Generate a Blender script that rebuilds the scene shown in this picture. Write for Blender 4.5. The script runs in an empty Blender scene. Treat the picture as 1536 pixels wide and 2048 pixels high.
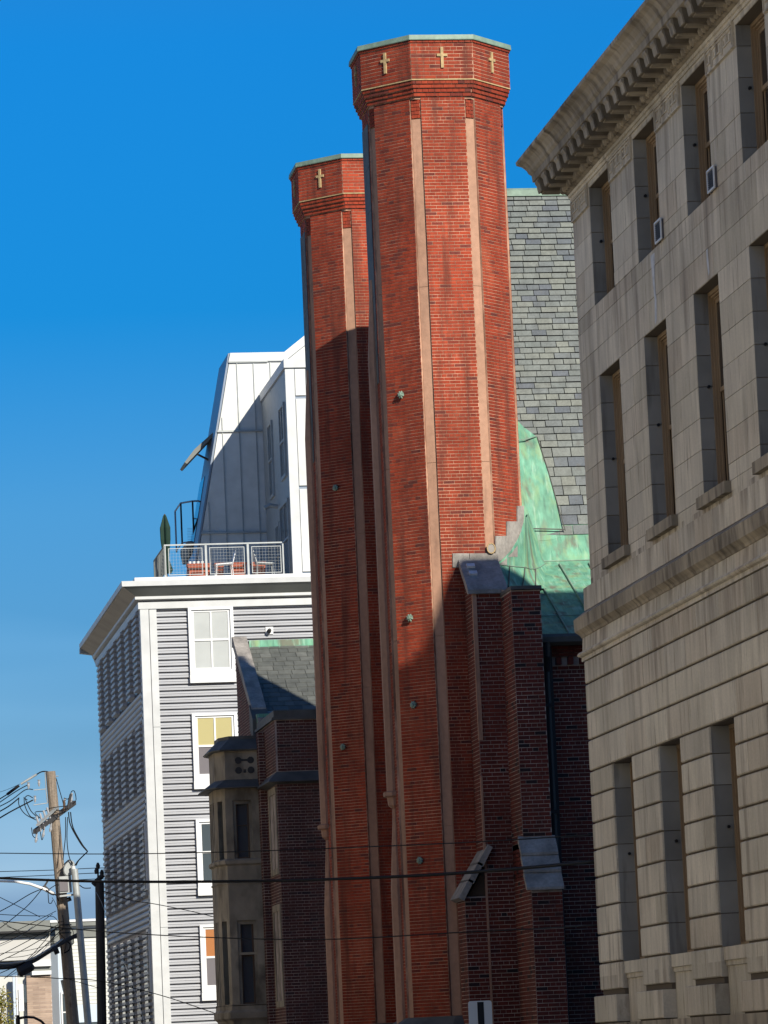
import bpy, bmesh, math, random
from mathutils import Vector as V, Matrix
random.seed(11)
R = math.radians
scene = bpy.context.scene
# ------------------------------------------------------------------ camera
FPX, PITCH, AZ, ROLL, EYE = 8300.0, R(7.47), R(8.47), R(2.5), 1.6
Fw = V((math.sin(AZ)*math.cos(PITCH), math.cos(AZ)*math.cos(PITCH), math.sin(PITCH)))
Rt = V((math.cos(AZ), -math.sin(AZ), 0)); Up = Rt.cross(Fw)
r2 = Rt*math.cos(ROLL) - Up*math.sin(ROLL); u2 = Up*math.cos(ROLL) + Rt*math.sin(ROLL)
# the picture's verticals lean left towards the top: the camera is turned a little clockwise
r2 = Rt*math.cos(ROLL) - Up*math.sin(ROLL)
u2 = Rt*math.sin(ROLL) + Up*math.cos(ROLL)
cd = bpy.data.cameras.new('camera'); cam = bpy.data.objects.new('camera', cd)
scene.collection.objects.link(cam); scene.camera = cam
cd.sensor_fit = 'VERTICAL'; cd.sensor_height = 36.0; cd.lens = 36.0*FPX/2048
cd.clip_start = 0.5; cd.clip_end = 6000
M = Matrix((r2, u2, -Fw)).transposed().to_4x4(); M.translation = V((0, 0, EYE)); cam.matrix_world = M
# ------------------------------------------------------------------ light
SUN = V((0.41, -1.0, 0.557)).normalized()
sd = bpy.data.lights.new('sun', 'SUN'); sd.energy = 3.2; sd.angle = R(0.5); sd.color = (1.0, 0.965, 0.91)
so = bpy.data.objects.new('sun', sd); scene.collection.objects.link(so)
so.rotation_euler = SUN.to_track_quat('Z', 'Y').to_euler(); so.location = (0, 0, 60)
w = bpy.data.worlds.new('World'); scene.world = w; w.use_nodes = True
nt = w.node_tree; nt.nodes.clear()
sky = nt.nodes.new('ShaderNodeTexSky'); sky.sky_type = 'NISHITA'; sky.sun_disc = False
sky.sun_elevation = math.asin(SUN.z); sky.sun_rotation = math.atan2(SUN.x, SUN.y)
sky.air_density = 1.0; sky.dust_density = 0.25; sky.ozone_density = 3.0; sky.altitude = 300
tc = nt.nodes.new('ShaderNodeTexCoord'); sep = nt.nodes.new('ShaderNodeSeparateXYZ')
nt.links.new(tc.outputs['Generated'], sep.inputs[0])
rp = nt.nodes.new('ShaderNodeValToRGB'); cr = rp.color_ramp
RAMP = [(0.0, (0.0847, 0.1257, 0.2377)), (0.045, (0.0847, 0.1257, 0.2377)), (0.075, (0.0652, 0.1337, 0.2225)), (0.134, (0.0492, 0.1682, 0.2793)), (0.18, (0.0018, 0.1646, 0.3175)), (0.243, (0.0, 0.1939, 0.3791)), (0.45, (0.09, 0.223, 0.3715))]
cr.elements[0].position = 0.0; cr.elements[0].color = (*RAMP[0][1], 1)
cr.elements[1].position = RAMP[-1][0]; cr.elements[1].color = (*RAMP[-1][1], 1)
for p, c in RAMP[1:-1]:
    e = cr.elements.new(p); e.color = (*c, 1)
nt.links.new(sep.outputs['Z'], rp.inputs[0])
# thin cirrus streaks low in the sky
CIRRUS = 0.22
mp = nt.nodes.new('ShaderNodeMapping'); mp.inputs['Scale'].default_value = (2.6, 2.6, 16); mp.inputs['Rotation'].default_value = (0.03, 0.03, 0)
nt.links.new(tc.outputs['Generated'], mp.inputs[0])
nz = nt.nodes.new('ShaderNodeTexNoise'); nz.inputs['Scale'].default_value = 1.6; nz.inputs['Detail'].default_value = 3; nz.inputs['Roughness'].default_value = 0.5
nt.links.new(mp.outputs[0], nz.inputs['Vector'])
cm = nt.nodes.new('ShaderNodeMapRange'); cm.inputs['From Min'].default_value = 0.46; cm.inputs['From Max'].default_value = 0.72; cm.inputs['To Max'].default_value = CIRRUS
nt.links.new(nz.outputs['Fac'], cm.inputs[0])
fm = nt.nodes.new('ShaderNodeMapRange'); fm.inputs['From Min'].default_value = 0.02; fm.inputs['From Max'].default_value = 0.16; fm.inputs['To Min'].default_value = 1; fm.inputs['To Max'].default_value = 0
nt.links.new(sep.outputs['Z'], fm.inputs[0])
mu = nt.nodes.new('ShaderNodeMath'); mu.operation = 'MULTIPLY'
nt.links.new(cm.outputs[0], mu.inputs[0]); nt.links.new(fm.outputs[0], mu.inputs[1])
mc = nt.nodes.new('ShaderNodeMix'); mc.data_type = 'RGBA'
nt.links.new(mu.outputs[0], mc.inputs['Factor']); nt.links.new(rp.outputs[0], mc.inputs['A']); mc.inputs['B'].default_value = (0.55, 0.66, 0.80, 1)
tm = nt.nodes.new('ShaderNodeMix'); tm.data_type = 'RGBA'; tm.blend_type = 'MULTIPLY'; tm.inputs['Factor'].default_value = 1.0
SKYGAIN = 1.0
bg = nt.nodes.new('ShaderNodeBackground'); bg.inputs['Strength'].default_value = 0.15
# the ramp tints the physical sky towards the deep blue of the photograph
nt.links.new(sky.outputs[0], tm.inputs['A']); nt.links.new(mc.outputs['Result'], tm.inputs['B'])
sc = nt.nodes.new('ShaderNodeVectorMath'); sc.operation = 'SCALE'; sc.inputs['Scale'].default_value = 1.0
nt.links.new(tm.outputs['Result'], sc.inputs[0]); nt.links.new(sc.outputs[0], bg.inputs['Color'])
wo = nt.nodes.new('ShaderNodeOutputWorld'); nt.links.new(bg.outputs[0], wo.inputs[0])
scene.view_settings.view_transform = 'Standard'; scene.view_settings.look = 'None'
scene.view_settings.exposure = 1.2; scene.view_settings.gamma = 1.0; scene.view_settings.use_curve_mapping = False
scene.view_settings.use_white_balance = True; scene.view_settings.white_balance_temperature = 7200; scene.view_settings.white_balance_tint = 8
scene.render.resolution_x = 768; scene.render.resolution_y = 1024
scene.cycles.max_bounces = 6

# ------------------------------------------------------------------ helpers
def ray(px, py):
    return (px-768)*r2 - (py-1024)*u2 + FPX*Fw
def atY(px, py, Y):
    r = ray(px, py); return V((0, 0, EYE)) + r*(Y/r.y)
def atX(px, py, X):
    r = ray(px, py); return V((0, 0, EYE)) + r*(X/r.x)
def atP(px, py, p, n):
    r = ray(px, py); c = V((0, 0, EYE)); return c + r*((V(p)-c).dot(n)/r.dot(n))
OFF = {}
COL = scene.collection
def empty(name, loc, label, cat, group=None):
    o = bpy.data.objects.new(name, None); COL.objects.link(o); o.location = loc
    o.empty_display_size = 0.5
    OFF[o.name] = V(loc); o['label'] = label; o['category'] = cat
    if group: o['group'] = group
    return o
def off(p): return OFF.get(p.name, V((0, 0, 0))) if p else V((0, 0, 0))
class MB:
    def __init__(s): s.v = []; s.f = []; s.t = []
    def poly(s, pts, tone=0.5):
        n = len(s.v); s.v += [tuple(p) for p in pts]; s.f.append(tuple(range(n, n+len(pts)))); s.t.append(tone)
    def obox(s, o, u, v, n, tone=0.5, back=True):
        o = V(o); u = V(u); v = V(v); n = V(n)
        if u.cross(v).dot(n) < 0: o = o+u; u = -u
        b = len(s.v); s.v += [tuple(o+u*i+v*j+n*k) for k in (0, 1) for j in (0, 1) for i in (0, 1)]
        F = [(4, 5, 7, 6), (0, 1, 5, 4), (2, 6, 7, 3), (0, 4, 6, 2), (1, 3, 7, 5)]
        if back: F.append((0, 2, 3, 1))
        for f in F: s.f.append(tuple(b+i for i in f)); s.t.append(tone)
    def box(s, x0, x1, y0, y1, z0, z1, tone=0.5):
        s.obox((x0, y0, z0), (x1-x0, 0, 0), (0, y1-y0, 0), (0, 0, z1-z0), tone)
    def cham(s, o, u, v, n, c, tone=0.5):
        """block whose face edges are eased by c (u, v full vectors; n thickness)"""
        o = V(o); u = V(u); v = V(v); n = V(n); ul = u.length; vl = v.length; nn = n.normalized()
        a = u*(c/ul); b_ = v*(c/vl); k = len(s.v)
        base = [o, o+u, o+u+v, o+v]; mid = [p+n-nn*c for p in base]
        top = [o+a+b_+n, o+u-a+b_+n, o+u+v-a-b_+n, o+v+a-b_+n]
        s.v += [tuple(p) for p in base+mid+top]
        for i in range(4):
            j = (i+1) % 4
            s.f += [(k+i, k+j, k+4+j, k+4+i), (k+4+i, k+4+j, k+8+j, k+8+i)]; s.t += [tone, tone]
        s.f.append((k+8, k+9, k+10, k+11)); s.t.append(tone)
    def prism(s, pts, d, tone=0.5):
        pts = [V(p) for p in pts]; d = V(d); k = len(s.v); n = len(pts)
        s.v += [tuple(p) for p in pts]+[tuple(p+d) for p in pts]
        s.f.append(tuple(range(k, k+n))); s.f.append(tuple(range(k+2*n-1, k+n-1, -1))); s.t += [tone, tone]
        for i in range(n):
            j = (i+1) % n; s.f.append((k+i, k+n+i, k+n+j, k+j)); s.t.append(tone)
    def loft(s, rings, tone=0.5, closed=True, caps=True):
        k = len(s.v); n = len(rings[0])
        for r in rings: s.v += [tuple(p) for p in r]
        for a in range(len(rings)-1):
            for i in range(n if closed else n-1):
                j = (i+1) % n; s.f.append((k+a*n+i, k+a*n+j, k+(a+1)*n+j, k+(a+1)*n+i)); s.t.append(tone)
        if caps:
            s.f.append(tuple(range(k+n-1, k-1, -1))); e = k+(len(rings)-1)*n; s.f.append(tuple(range(e, e+n))); s.t += [tone, tone]
    def tube(s, pts, r, n=6, tone=0.5):
        pts = [V(p) for p in pts]; rs = r if isinstance(r, (list, tuple)) else [r]*len(pts); rings = []
        for i, p in enumerate(pts):
            d = (pts[min(i+1, len(pts)-1)]-pts[max(i-1, 0)]).normalized()
            a = d.cross(V((0, 0, 1)) if abs(d.z) < 0.9 else V((1, 0, 0))).normalized(); b = d.cross(a)
            rings.append([p+(a*math.cos(2*math.pi*k/n)+b*math.sin(2*math.pi*k/n))*rs[i] for k in range(n)])
        s.loft(rings, tone)
    def build(s, name, mat, parent=None, kind=None, label=None, smooth=False, recalc=True, loc=None):
        o0 = V(loc) if loc is not None else off(parent)
        me = bpy.data.meshes.new(name); me.from_pydata([tuple(V(p)-o0) for p in s.v], [], s.f)
        me.materials.append(mat)
        at = me.attributes.new('tone', 'FLOAT', 'FACE'); at.data.foreach_set('value', s.t)
        if recalc:
            bm = bmesh.new(); bm.from_mesh(me); bmesh.ops.recalc_face_normals(bm, faces=bm.faces); bm.to_mesh(me); bm.free()
        if smooth: me.polygons.foreach_set('use_smooth', [True]*len(me.polygons))
        me.update()
        o = bpy.data.objects.new(name, me); COL.objects.link(o)
        o.location = o0 - off(parent); OFF[o.name] = o0
        if parent: o.parent = parent
        if kind: o['kind'] = kind
        if label: o['label'] = label
        return o
def tag(o, label, cat, group=None):
    o['label'] = label; o['category'] = cat
    if group: o['group'] = group
    return o
PM = {}
def piece(name, mat, parent, o, u, v, n, tone, cham=0):
    """one block as an object of its own; alike blocks share mesh data"""
    o = V(o); u = V(u); v = V(v); n = V(n)
    key = (name, mat.name, round(u.length, 3), round(v.length, 3), round(n.length, 3), cham)
    if u.cross(v).dot(n) < 0: o = o+u; u = -u
    if key not in PM:
        m = MB(); U = V((u.length, 0, 0)); W = V((0, v.length, 0)); N = V((0, 0, n.length))
        (m.cham((0, 0, 0), U, W, N, cham) if cham else m.obox((0, 0, 0), U, W, N, 0.5))
        me = bpy.data.meshes.new(name); me.from_pydata(m.v, [], m.f); me.materials.append(mat)
        at = me.attributes.new('tone', 'FLOAT', 'FACE'); at.data.foreach_set('value', [0.0]*len(m.f)); PM[key] = me
    ob = bpy.data.objects.new(name, PM[key]); COL.objects.link(ob)
    Mx = Matrix((u.normalized(), v.normalized(), n.normalized())).transposed().to_4x4(); Mx.translation = o-off(parent)
    ob.parent = parent; ob.matrix_local = Mx
    return ob

# ------------------------------------------------------------------ materials
def mat(name, col, rough=0.8, metal=0.0, ramp=None, noise=None, bump=0.0, spec=0.3, streak=None, emit=None):
    """ramp: list of (pos, colour) read by the block's own tone; noise: (scale, amount, stretch z)"""
    m = bpy.data.materials.new(name); m.use_nodes = True; n = m.node_tree; L = n.links
    b = n.nodes['Principled BSDF']; b.inputs['Roughness'].default_value = rough; b.inputs['Metallic'].default_value = metal
    b.inputs['Specular IOR Level'].default_value = spec
    src = None
    geo = n.nodes.new('ShaderNodeNewGeometry')
    if ramp:
        at = n.nodes.new('ShaderNodeAttribute'); at.attribute_name = 'tone'
        oi = n.nodes.new('ShaderNodeObjectInfo')
        ad = n.nodes.new('ShaderNodeMath'); ad.operation = 'ADD'; fr = n.nodes.new('ShaderNodeMath'); fr.operation = 'FRACT'
        L.new(at.outputs['Fac'], ad.inputs[0]); L.new(oi.outputs['Random'], ad.inputs[1]); L.new(ad.outputs[0], fr.inputs[0])
        r = n.nodes.new('ShaderNodeValToRGB'); r.color_ramp.interpolation = 'LINEAR'
        e = r.color_ramp.elements; e[0].position = ramp[0][0]; e[0].color = (*ramp[0][1], 1); e[1].position = ramp[-1][0]; e[1].color = (*ramp[-1][1], 1)
        for p, c in ramp[1:-1]:
            x = e.new(p); x.color = (*c, 1)
        L.new(fr.outputs[0], r.inputs[0]); src = r.outputs[0]
    else:
        rg = n.nodes.new('ShaderNodeRGB'); rg.outputs[0].default_value = (*col, 1); src = rg.outputs[0]
    def mul(src, scale, lo, hi, st=(1, 1, 1), detail=4, fmin=0.3, fmax=0.7):
        mp = n.nodes.new('ShaderNodeMapping'); mp.inputs['Scale'].default_value = st; L.new(geo.outputs['Position'], mp.inputs[0])
        t = n.nodes.new('ShaderNodeTexNoise'); t.inputs['Scale'].default_value = scale; t.inputs['Detail'].default_value = detail
        L.new(mp.outputs[0], t.inputs['Vector'])
        mr = n.nodes.new('ShaderNodeMapRange'); mr.inputs['From Min'].default_value = fmin; mr.inputs['From Max'].default_value = fmax
        mr.inputs['To Min'].default_value = lo; mr.inputs['To Max'].default_value = hi; L.new(t.outputs['Fac'], mr.inputs[0])
        x = n.nodes.new('ShaderNodeMix'); x.data_type = 'RGBA'; x.blend_type = 'MULTIPLY'; x.inputs['Factor'].default_value = 1
        L.new(src, x.inputs['A']); L.new(mr.outputs[0], x.inputs['B']); return x.outputs['Result'], t
    if noise:
        for (sc_, lo, hi, st) in noise: src, t = mul(src, sc_, lo, hi, st)
    if streak:
        for (scale, st, colr, fmin, fmax, amt) in streak:
            mp = n.nodes.new('ShaderNodeMapping'); mp.inputs['Scale'].default_value = st; L.new(geo.outputs['Position'], mp.inputs[0])
            t = n.nodes.new('ShaderNodeTexNoise'); t.inputs['Scale'].default_value = scale; t.inputs['Detail'].default_value = 5
            L.new(mp.outputs[0], t.inputs['Vector'])
            mr = n.nodes.new('ShaderNodeMapRange'); mr.inputs['From Min'].default_value = fmin; mr.inputs['From Max'].default_value = fmax; mr.inputs['To Max'].default_value = amt
            L.new(t.outputs['Fac'], mr.inputs[0])
            x = n.nodes.new('ShaderNodeMix'); x.data_type = 'RGBA'; x.inputs['B'].default_value = (*colr, 1)
            L.new(mr.outputs[0], x.inputs['Factor']); L.new(src, x.inputs['A']); src = x.outputs['Result']
    L.new(src, b.inputs['Base Color'])
    if bump:
        t = n.nodes.new('ShaderNodeTexNoise'); t.inputs['Scale'].default_value = 25; t.inputs['Detail'].default_value = 4
        L.new(geo.outputs['Position'], t.inputs['Vector'])
        bp = n.nodes.new('ShaderNodeBump'); bp.inputs['Strength'].default_value = bump; bp.inputs['Distance'].default_value = 0.02
        L.new(t.outputs['Fac'], bp.inputs['Height']); L.new(bp.outputs[0], b.inputs['Normal'])
    if emit:
        b.inputs['Emission Color'].default_value = (*emit[0], 1); b.inputs['Emission Strength'].default_value = emit[1]
    return m
Z3 = (1, 1, 1)
M_brick = mat('red_brick', None, 0.85, ramp=[(0, (0.255, 0.033, 0.013)), (0.3, (0.31, 0.042, 0.016)), (0.6, (0.235, 0.029, 0.012)), (0.88, (0.285, 0.042, 0.018)), (0.94, (0.17, 0.025, 0.015)), (1, (0.12, 0.026, 0.02))],
              noise=[(0.7, 0.66, 1.2, (1, 1, 0.35)), (3.2, 0.78, 1.12, (1, 1, 0.5)), (14, 0.8, 1.12, Z3)], streak=[(1.6, (2.5, 2.5, 0.22), (0.085, 0.022, 0.015), 0.50, 0.70, 0.75), (1.3, (1, 1, 0.5), (0.36, 0.075, 0.035), 0.58, 0.72, 0.55)], bump=0.25)
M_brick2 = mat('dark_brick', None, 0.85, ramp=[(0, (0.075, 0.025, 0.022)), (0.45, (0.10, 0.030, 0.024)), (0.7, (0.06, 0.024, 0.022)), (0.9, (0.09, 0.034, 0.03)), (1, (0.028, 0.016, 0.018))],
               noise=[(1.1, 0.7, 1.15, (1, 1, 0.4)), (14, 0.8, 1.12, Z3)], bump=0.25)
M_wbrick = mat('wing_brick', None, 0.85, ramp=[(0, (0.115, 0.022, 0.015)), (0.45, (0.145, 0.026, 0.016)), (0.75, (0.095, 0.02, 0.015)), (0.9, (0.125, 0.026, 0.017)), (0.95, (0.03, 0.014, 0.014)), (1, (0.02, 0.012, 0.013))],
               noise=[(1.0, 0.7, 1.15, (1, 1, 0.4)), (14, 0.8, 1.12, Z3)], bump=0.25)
M_mort = mat('mortar', (0.50, 0.29, 0.20), 0.95, noise=[(1.1, 0.42, 1.2, (1, 1, 0.6)), (5, 0.6, 1.15, Z3)], streak=[(1.6, (2.5, 2.5, 0.22), (0.16, 0.05, 0.03), 0.52, 0.70, 0.7)])
M_mort2 = mat('grey_mortar', (0.46, 0.38, 0.34), 0.95, noise=[(1.2, 0.5, 1.15, Z3), (5, 0.6, 1.1, Z3)])
M_strip = mat('sandstone_strip', (0.36, 0.205, 0.14), 0.85, streak=[(2.2, (2, 2, 0.3), (0.15, 0.085, 0.06), 0.55, 0.72, 0.6)], noise=[(1.2, 0.8, 1.12, (1, 1, 0.3)), (9, 0.88, 1.08, Z3)], bump=0.15)
M_cross = mat('yellow_sandstone', (0.40, 0.29, 0.15), 0.8, noise=[(12, 0.7, 1.1, Z3)], bump=0.2)
M_copper = mat('green_copper', (0.115, 0.29, 0.205), 0.6, noise=[(1.5, 0.75, 1.2, Z3), (9, 0.75, 1.15, (1, 0.5, 0.4))], streak=[(2.2, (1.6, 1.6, 0.25), (0.13, 0.10, 0.08), 0.52, 0.66, 0.8), (5, (2.4, 0.5, 0.3), (0.27, 0.42, 0.33), 0.55, 0.68, 0.6), (6.5, (2.4, 0.5, 0.3), (0.05, 0.12, 0.09), 0.58, 0.70, 0.6), (2.0, (2.2, 2.2, 0.5), (0.22, 0.34, 0.17), 0.50, 0.72, 0.7), (20, Z3, (0.10, 0.26, 0.20), 0.62, 0.7, 0.6)], spec=0.2)
M_copper_cap = mat('grey_green_copper', (0.17, 0.25, 0.20), 0.55, noise=[(2.5, 0.75, 1.2, Z3), (12, 0.85, 1.1, Z3)], spec=0.3)
M_lead = mat('lead_sheet', (0.27, 0.25, 0.23), 0.8, noise=[(3, 0.65, 1.2, (1, 1, 0.6)), (16, 0.8, 1.1, Z3)], spec=0.4)
M_leadd = mat('dark_lead', (0.075, 0.075, 0.07), 0.7, noise=[(3, 0.7, 1.3, Z3)], spec=0.4)
M_slate = mat('grey_green_slate', None, 0.6, ramp=[(0, (0.120, 0.137, 0.133)), (0.25, (0.142, 0.157, 0.150)), (0.5, (0.158, 0.170, 0.152)), (0.7, (0.128, 0.143, 0.140)), (0.88, (0.112, 0.126, 0.131)), (0.95, (0.082, 0.096, 0.112)), (1, (0.09, 0.102, 0.118))],
              noise=[(5, 0.8, 1.12, (1, 1, 0.5)), (22, 0.85, 1.1, Z3)], streak=[(9, (1, 1, 0.4), (0.09, 0.09, 0.085), 0.60, 0.70, 0.45)], bump=0.3, spec=0.35)
M_slate2 = mat('blue_slate', None, 0.6, ramp=[(0, (0.10, 0.115, 0.135)), (0.5, (0.14, 0.15, 0.17)), (0.8, (0.18, 0.19, 0.17)), (1, (0.09, 0.10, 0.12))], noise=[(5, 0.8, 1.12, Z3)], bump=0.3, spec=0.35)
M_slate3 = mat('dark_slate', None, 0.65, ramp=[(0, (0.075, 0.08, 0.075)), (0.5, (0.095, 0.10, 0.092)), (1, (0.125, 0.13, 0.12))], noise=[(5, 0.8, 1.12, Z3)], bump=0.3)
M_under = mat('roof_joint_shadow', (0.04, 0.04, 0.042), 0.9)
M_stone = mat('limestone', None, 0.85, ramp=[(0, (0.46, 0.41, 0.32)), (0.2, (0.60, 0.54, 0.43)), (0.4, (0.50, 0.45, 0.365)), (0.6, (0.63, 0.565, 0.455)), (0.8, (0.49, 0.42, 0.325)), (1, (0.57, 0.51, 0.41))],
              noise=[(0.7, 0.82, 1.12, Z3), (2.5, 0.86, 1.08, (1, 2.2, 0.35)), (30, 0.92, 1.06, Z3)],
              streak=[(1.1, (1, 2.4, 0.3), (0.20, 0.165, 0.13), 0.54, 0.72, 0.7), (2.1, (1, 2.2, 0.5), (0.55, 0.50, 0.42), 0.60, 0.72, 0.5), (4.5, (1, 3.2, 0.25), (0.16, 0.12, 0.09), 0.60, 0.70, 0.6)], bump=0.12)
M_stoned = mat('weathered_limestone', None, 0.9, ramp=[(0, (0.31, 0.26, 0.19)), (0.5, (0.37, 0.315, 0.235)), (1, (0.29, 0.245, 0.185))],
               noise=[(0.9, 0.65, 1.15, Z3), (3.5, 0.75, 1.12, (1, 1.6, 0.5))], streak=[(2.0, (1, 2.0, 0.6), (0.075, 0.06, 0.045), 0.5, 0.68, 0.8)], bump=0.2)
M_jamb_shade = mat('shade_grey_limestone', None, 0.85, ramp=[(0, (0.23, 0.23, 0.215)), (0.5, (0.29, 0.285, 0.265)), (1, (0.20, 0.20, 0.19))],
             noise=[(1.2, 0.75, 1.12, Z3)], streak=[(2.2, (3, 1, 0.35), (0.10, 0.09, 0.08), 0.55, 0.72, 0.6)], bump=0.12)  # greyer than the facade stone: the reveals' shade is put into the colour
M_joint = mat('stone_joint', (0.10, 0.08, 0.06), 0.95)
M_wood = mat('brown_window_paint', (0.27, 0.19, 0.115), 0.6, noise=[(4, 0.75, 1.1, (1, 1, 0.2))])
M_wood2 = mat('dark_wood', (0.085, 0.05, 0.03), 0.6)
M_glass = mat('window_glass', (0.02, 0.022, 0.025), 0.06, spec=0.7)
M_glass2 = mat('pale_blind_glass', (0.36, 0.38, 0.38), 0.2, spec=0.5, noise=[(1.5, 0.92, 1.05, Z3)])
M_blindy = mat('yellow_shade', (0.33, 0.29, 0.13), 0.35, spec=0.5)
M_blindo = mat('orange_shade', (0.30, 0.11, 0.03), 0.35, spec=0.5)
M_glass3 = mat('grey_blind_glass', (0.13, 0.12, 0.13), 0.25, spec=0.5)
M_glass4 = mat('teal_glass', (0.05, 0.065, 0.075), 0.12, spec=0.6)
M_black = mat('black_metal', (0.012, 0.012, 0.014), 0.5)
M_wire = mat('black_cable', (0.008, 0.008, 0.009), 0.8, spec=0.1)
M_iron = mat('dark_drain_iron', (0.02, 0.022, 0.026), 0.45)
M_white = mat('white_metal_sheet', (0.45, 0.465, 0.475), 0.45, noise=[(0.8, 0.9, 1.05, Z3), (3, 0.92, 1.04, Z3)], spec=0.4)
M_panel = mat('zinc_panel', (0.49, 0.50, 0.495), 0.42, noise=[(0.7, 0.86, 1.1, Z3), (2.5, 0.9, 1.06, Z3)], spec=0.5)
M_blue = mat('blue_grey_zinc', (0.14, 0.18, 0.24), 0.4, spec=0.5)
M_side = mat('corrugated_siding', (0.325, 0.335, 0.36), 0.45, noise=[(0.6, 0.9, 1.06, Z3)], spec=0.4)
M_sback = mat('siding_groove', (0.30, 0.29, 0.31), 0.8)
M_trim = mat('white_trim', (0.58, 0.59, 0.60), 0.5, noise=[(1.2, 0.93, 1.03, Z3)])
M_soff = mat('tan_soffit', (0.32, 0.285, 0.24), 0.7, noise=[(1.5, 0.85, 1.1, Z3)])
M_pole = mat('weathered_pole_wood', (0.21, 0.17, 0.135), 0.85, noise=[(3, 0.65, 1.15, (6, 6, 0.5)), (20, 0.8, 1.1, Z3)], streak=[(4, (3, 3, 1), (0.06, 0.04, 0.03), 0.62, 0.7, 0.8)], bump=0.4)
M_pole2 = mat('dark_pole', (0.035, 0.035, 0.038), 0.8, noise=[(3, 0.7, 1.3, (5, 5, 0.5))])
M_galv = mat('galvanised_steel', (0.30, 0.32, 0.325), 0.5, metal=0.3, noise=[(5, 0.85, 1.05, Z3)])
M_fasc = mat('cream_fascia', (0.40, 0.40, 0.39), 0.7)
M_clap = mat('white_clapboard', (0.46, 0.47, 0.45), 0.6, noise=[(1.0, 0.92, 1.04, Z3)])
M_clap_shade = mat('blue_shade_clapboard', (0.40, 0.47, 0.55), 0.6)  # white boards with bluish shade put into their colour
M_greyp = mat('grey_roof_edge', (0.16, 0.17, 0.16), 0.7, noise=[(1.0, 0.8, 1.1, Z3)])
M_tanb = mat('tan_brick', None, 0.85, ramp=[(0, (0.30, 0.22, 0.17)), (0.5, (0.36, 0.27, 0.21)), (1, (0.26, 0.19, 0.15))], noise=[(2, 0.85, 1.1, Z3)])
M_green = mat('dark_green_canvas', (0.006, 0.024, 0.016), 0.8, noise=[(4, 0.8, 1.2, Z3)])
M_terra = mat('terracotta_planter', (0.27, 0.075, 0.045), 0.8, noise=[(4, 0.8, 1.1, Z3)])
M_asph = mat('asphalt', (0.13, 0.127, 0.12), 0.9, noise=[(0.5, 0.8, 1.15, Z3), (12, 0.85, 1.1, Z3)])
M_memb = mat('pale_roof_membrane', (0.62, 0.61, 0.58), 0.8)
M_conc = mat('concrete_pavement', (0.42, 0.40, 0.36), 0.9, noise=[(0.6, 0.85, 1.1, Z3)])
M_soil = mat('ground_dirt', (0.14, 0.13, 0.10), 0.95, noise=[(0.2, 0.8, 1.1, Z3)])
M_paint = mat('road_paint', (0.75, 0.62, 0.15), 0.7)
M_sign = mat('sign_face', (0.62, 0.64, 0.64), 0.4)
M_leaf = mat('autumn_leaf', None, 0.6, ramp=[(0, (0.10, 0.12, 0.02)), (0.45, (0.16, 0.15, 0.02)), (0.7, (0.22, 0.15, 0.02)), (1, (0.07, 0.10, 0.015))])
M_bark = mat('bark', (0.10, 0.075, 0.05), 0.9)
M_porc = mat('porcelain', (0.26, 0.27, 0.29), 0.3, spec=0.6)
M_stain = mat('white_residue', (0.55, 0.57, 0.60), 0.8, noise=[(8, 0.7, 1.05, Z3)])

M_soot_shade2 = mat('grimy_shade_limestone', (0.16, 0.132, 0.095), 0.95, noise=[(4, 0.6, 1.3, Z3)])  # grime plus painted shade for the sides of the modillions
M_soot_shade = mat('sooty_shade_limestone', (0.085, 0.07, 0.052), 0.95, noise=[(6, 0.6, 1.3, Z3)])  # soot plus painted shade that darkens the gaps under the cornice
def ledge_runs(m, ledges):
    """dark rain runs on the stone below projecting ledges (ledge height, length of the runs, strength)"""
    n = m.node_tree; L = n.links; b = n.nodes['Principled BSDF']; src = b.inputs['Base Color'].links[0].from_socket
    g = n.nodes.new('ShaderNodeNewGeometry'); s = n.nodes.new('ShaderNodeSeparateXYZ'); L.new(g.outputs['Position'], s.inputs[0])
    for (z, ln, amt) in ledges:
        a = n.nodes.new('ShaderNodeMapRange'); a.inputs['From Min'].default_value = z-ln; a.inputs['From Max'].default_value = z; L.new(s.outputs['Z'], a.inputs[0])
        c = n.nodes.new('ShaderNodeMath'); c.operation = 'LESS_THAN'; c.inputs[1].default_value = z+0.02; L.new(s.outputs['Z'], c.inputs[0])
        mp = n.nodes.new('ShaderNodeMapping'); mp.inputs['Scale'].default_value = (1, 2.6, 0.25); mp.inputs['Location'].default_value = (z, z*3, 0); L.new(g.outputs['Position'], mp.inputs[0])
        t = n.nodes.new('ShaderNodeTexNoise'); t.inputs['Scale'].default_value = 1.7; t.inputs['Detail'].default_value = 5; L.new(mp.outputs[0], t.inputs['Vector'])
        q = n.nodes.new('ShaderNodeMapRange'); q.inputs['From Min'].default_value = 0.45; q.inputs['From Max'].default_value = 0.65; q.inputs['To Max'].default_value = amt; L.new(t.outputs['Fac'], q.inputs[0])
        p = n.nodes.new('ShaderNodeMath'); p.operation = 'MULTIPLY'; L.new(a.outputs[0], p.inputs[0]); L.new(c.outputs[0], p.inputs[1])
        p2 = n.nodes.new('ShaderNodeMath'); p2.operation = 'MULTIPLY'; L.new(p.outputs[0], p2.inputs[0]); L.new(q.outputs[0], p2.inputs[1])
        x = n.nodes.new('ShaderNodeMix'); x.data_type = 'RGBA'; x.inputs['B'].default_value = (0.13, 0.10, 0.075, 1)
        L.new(p2.outputs[0], x.inputs['Factor']); L.new(src, x.inputs['A']); src = x.outputs['Result']
    L.new(src, b.inputs['Base Color'])
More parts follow.
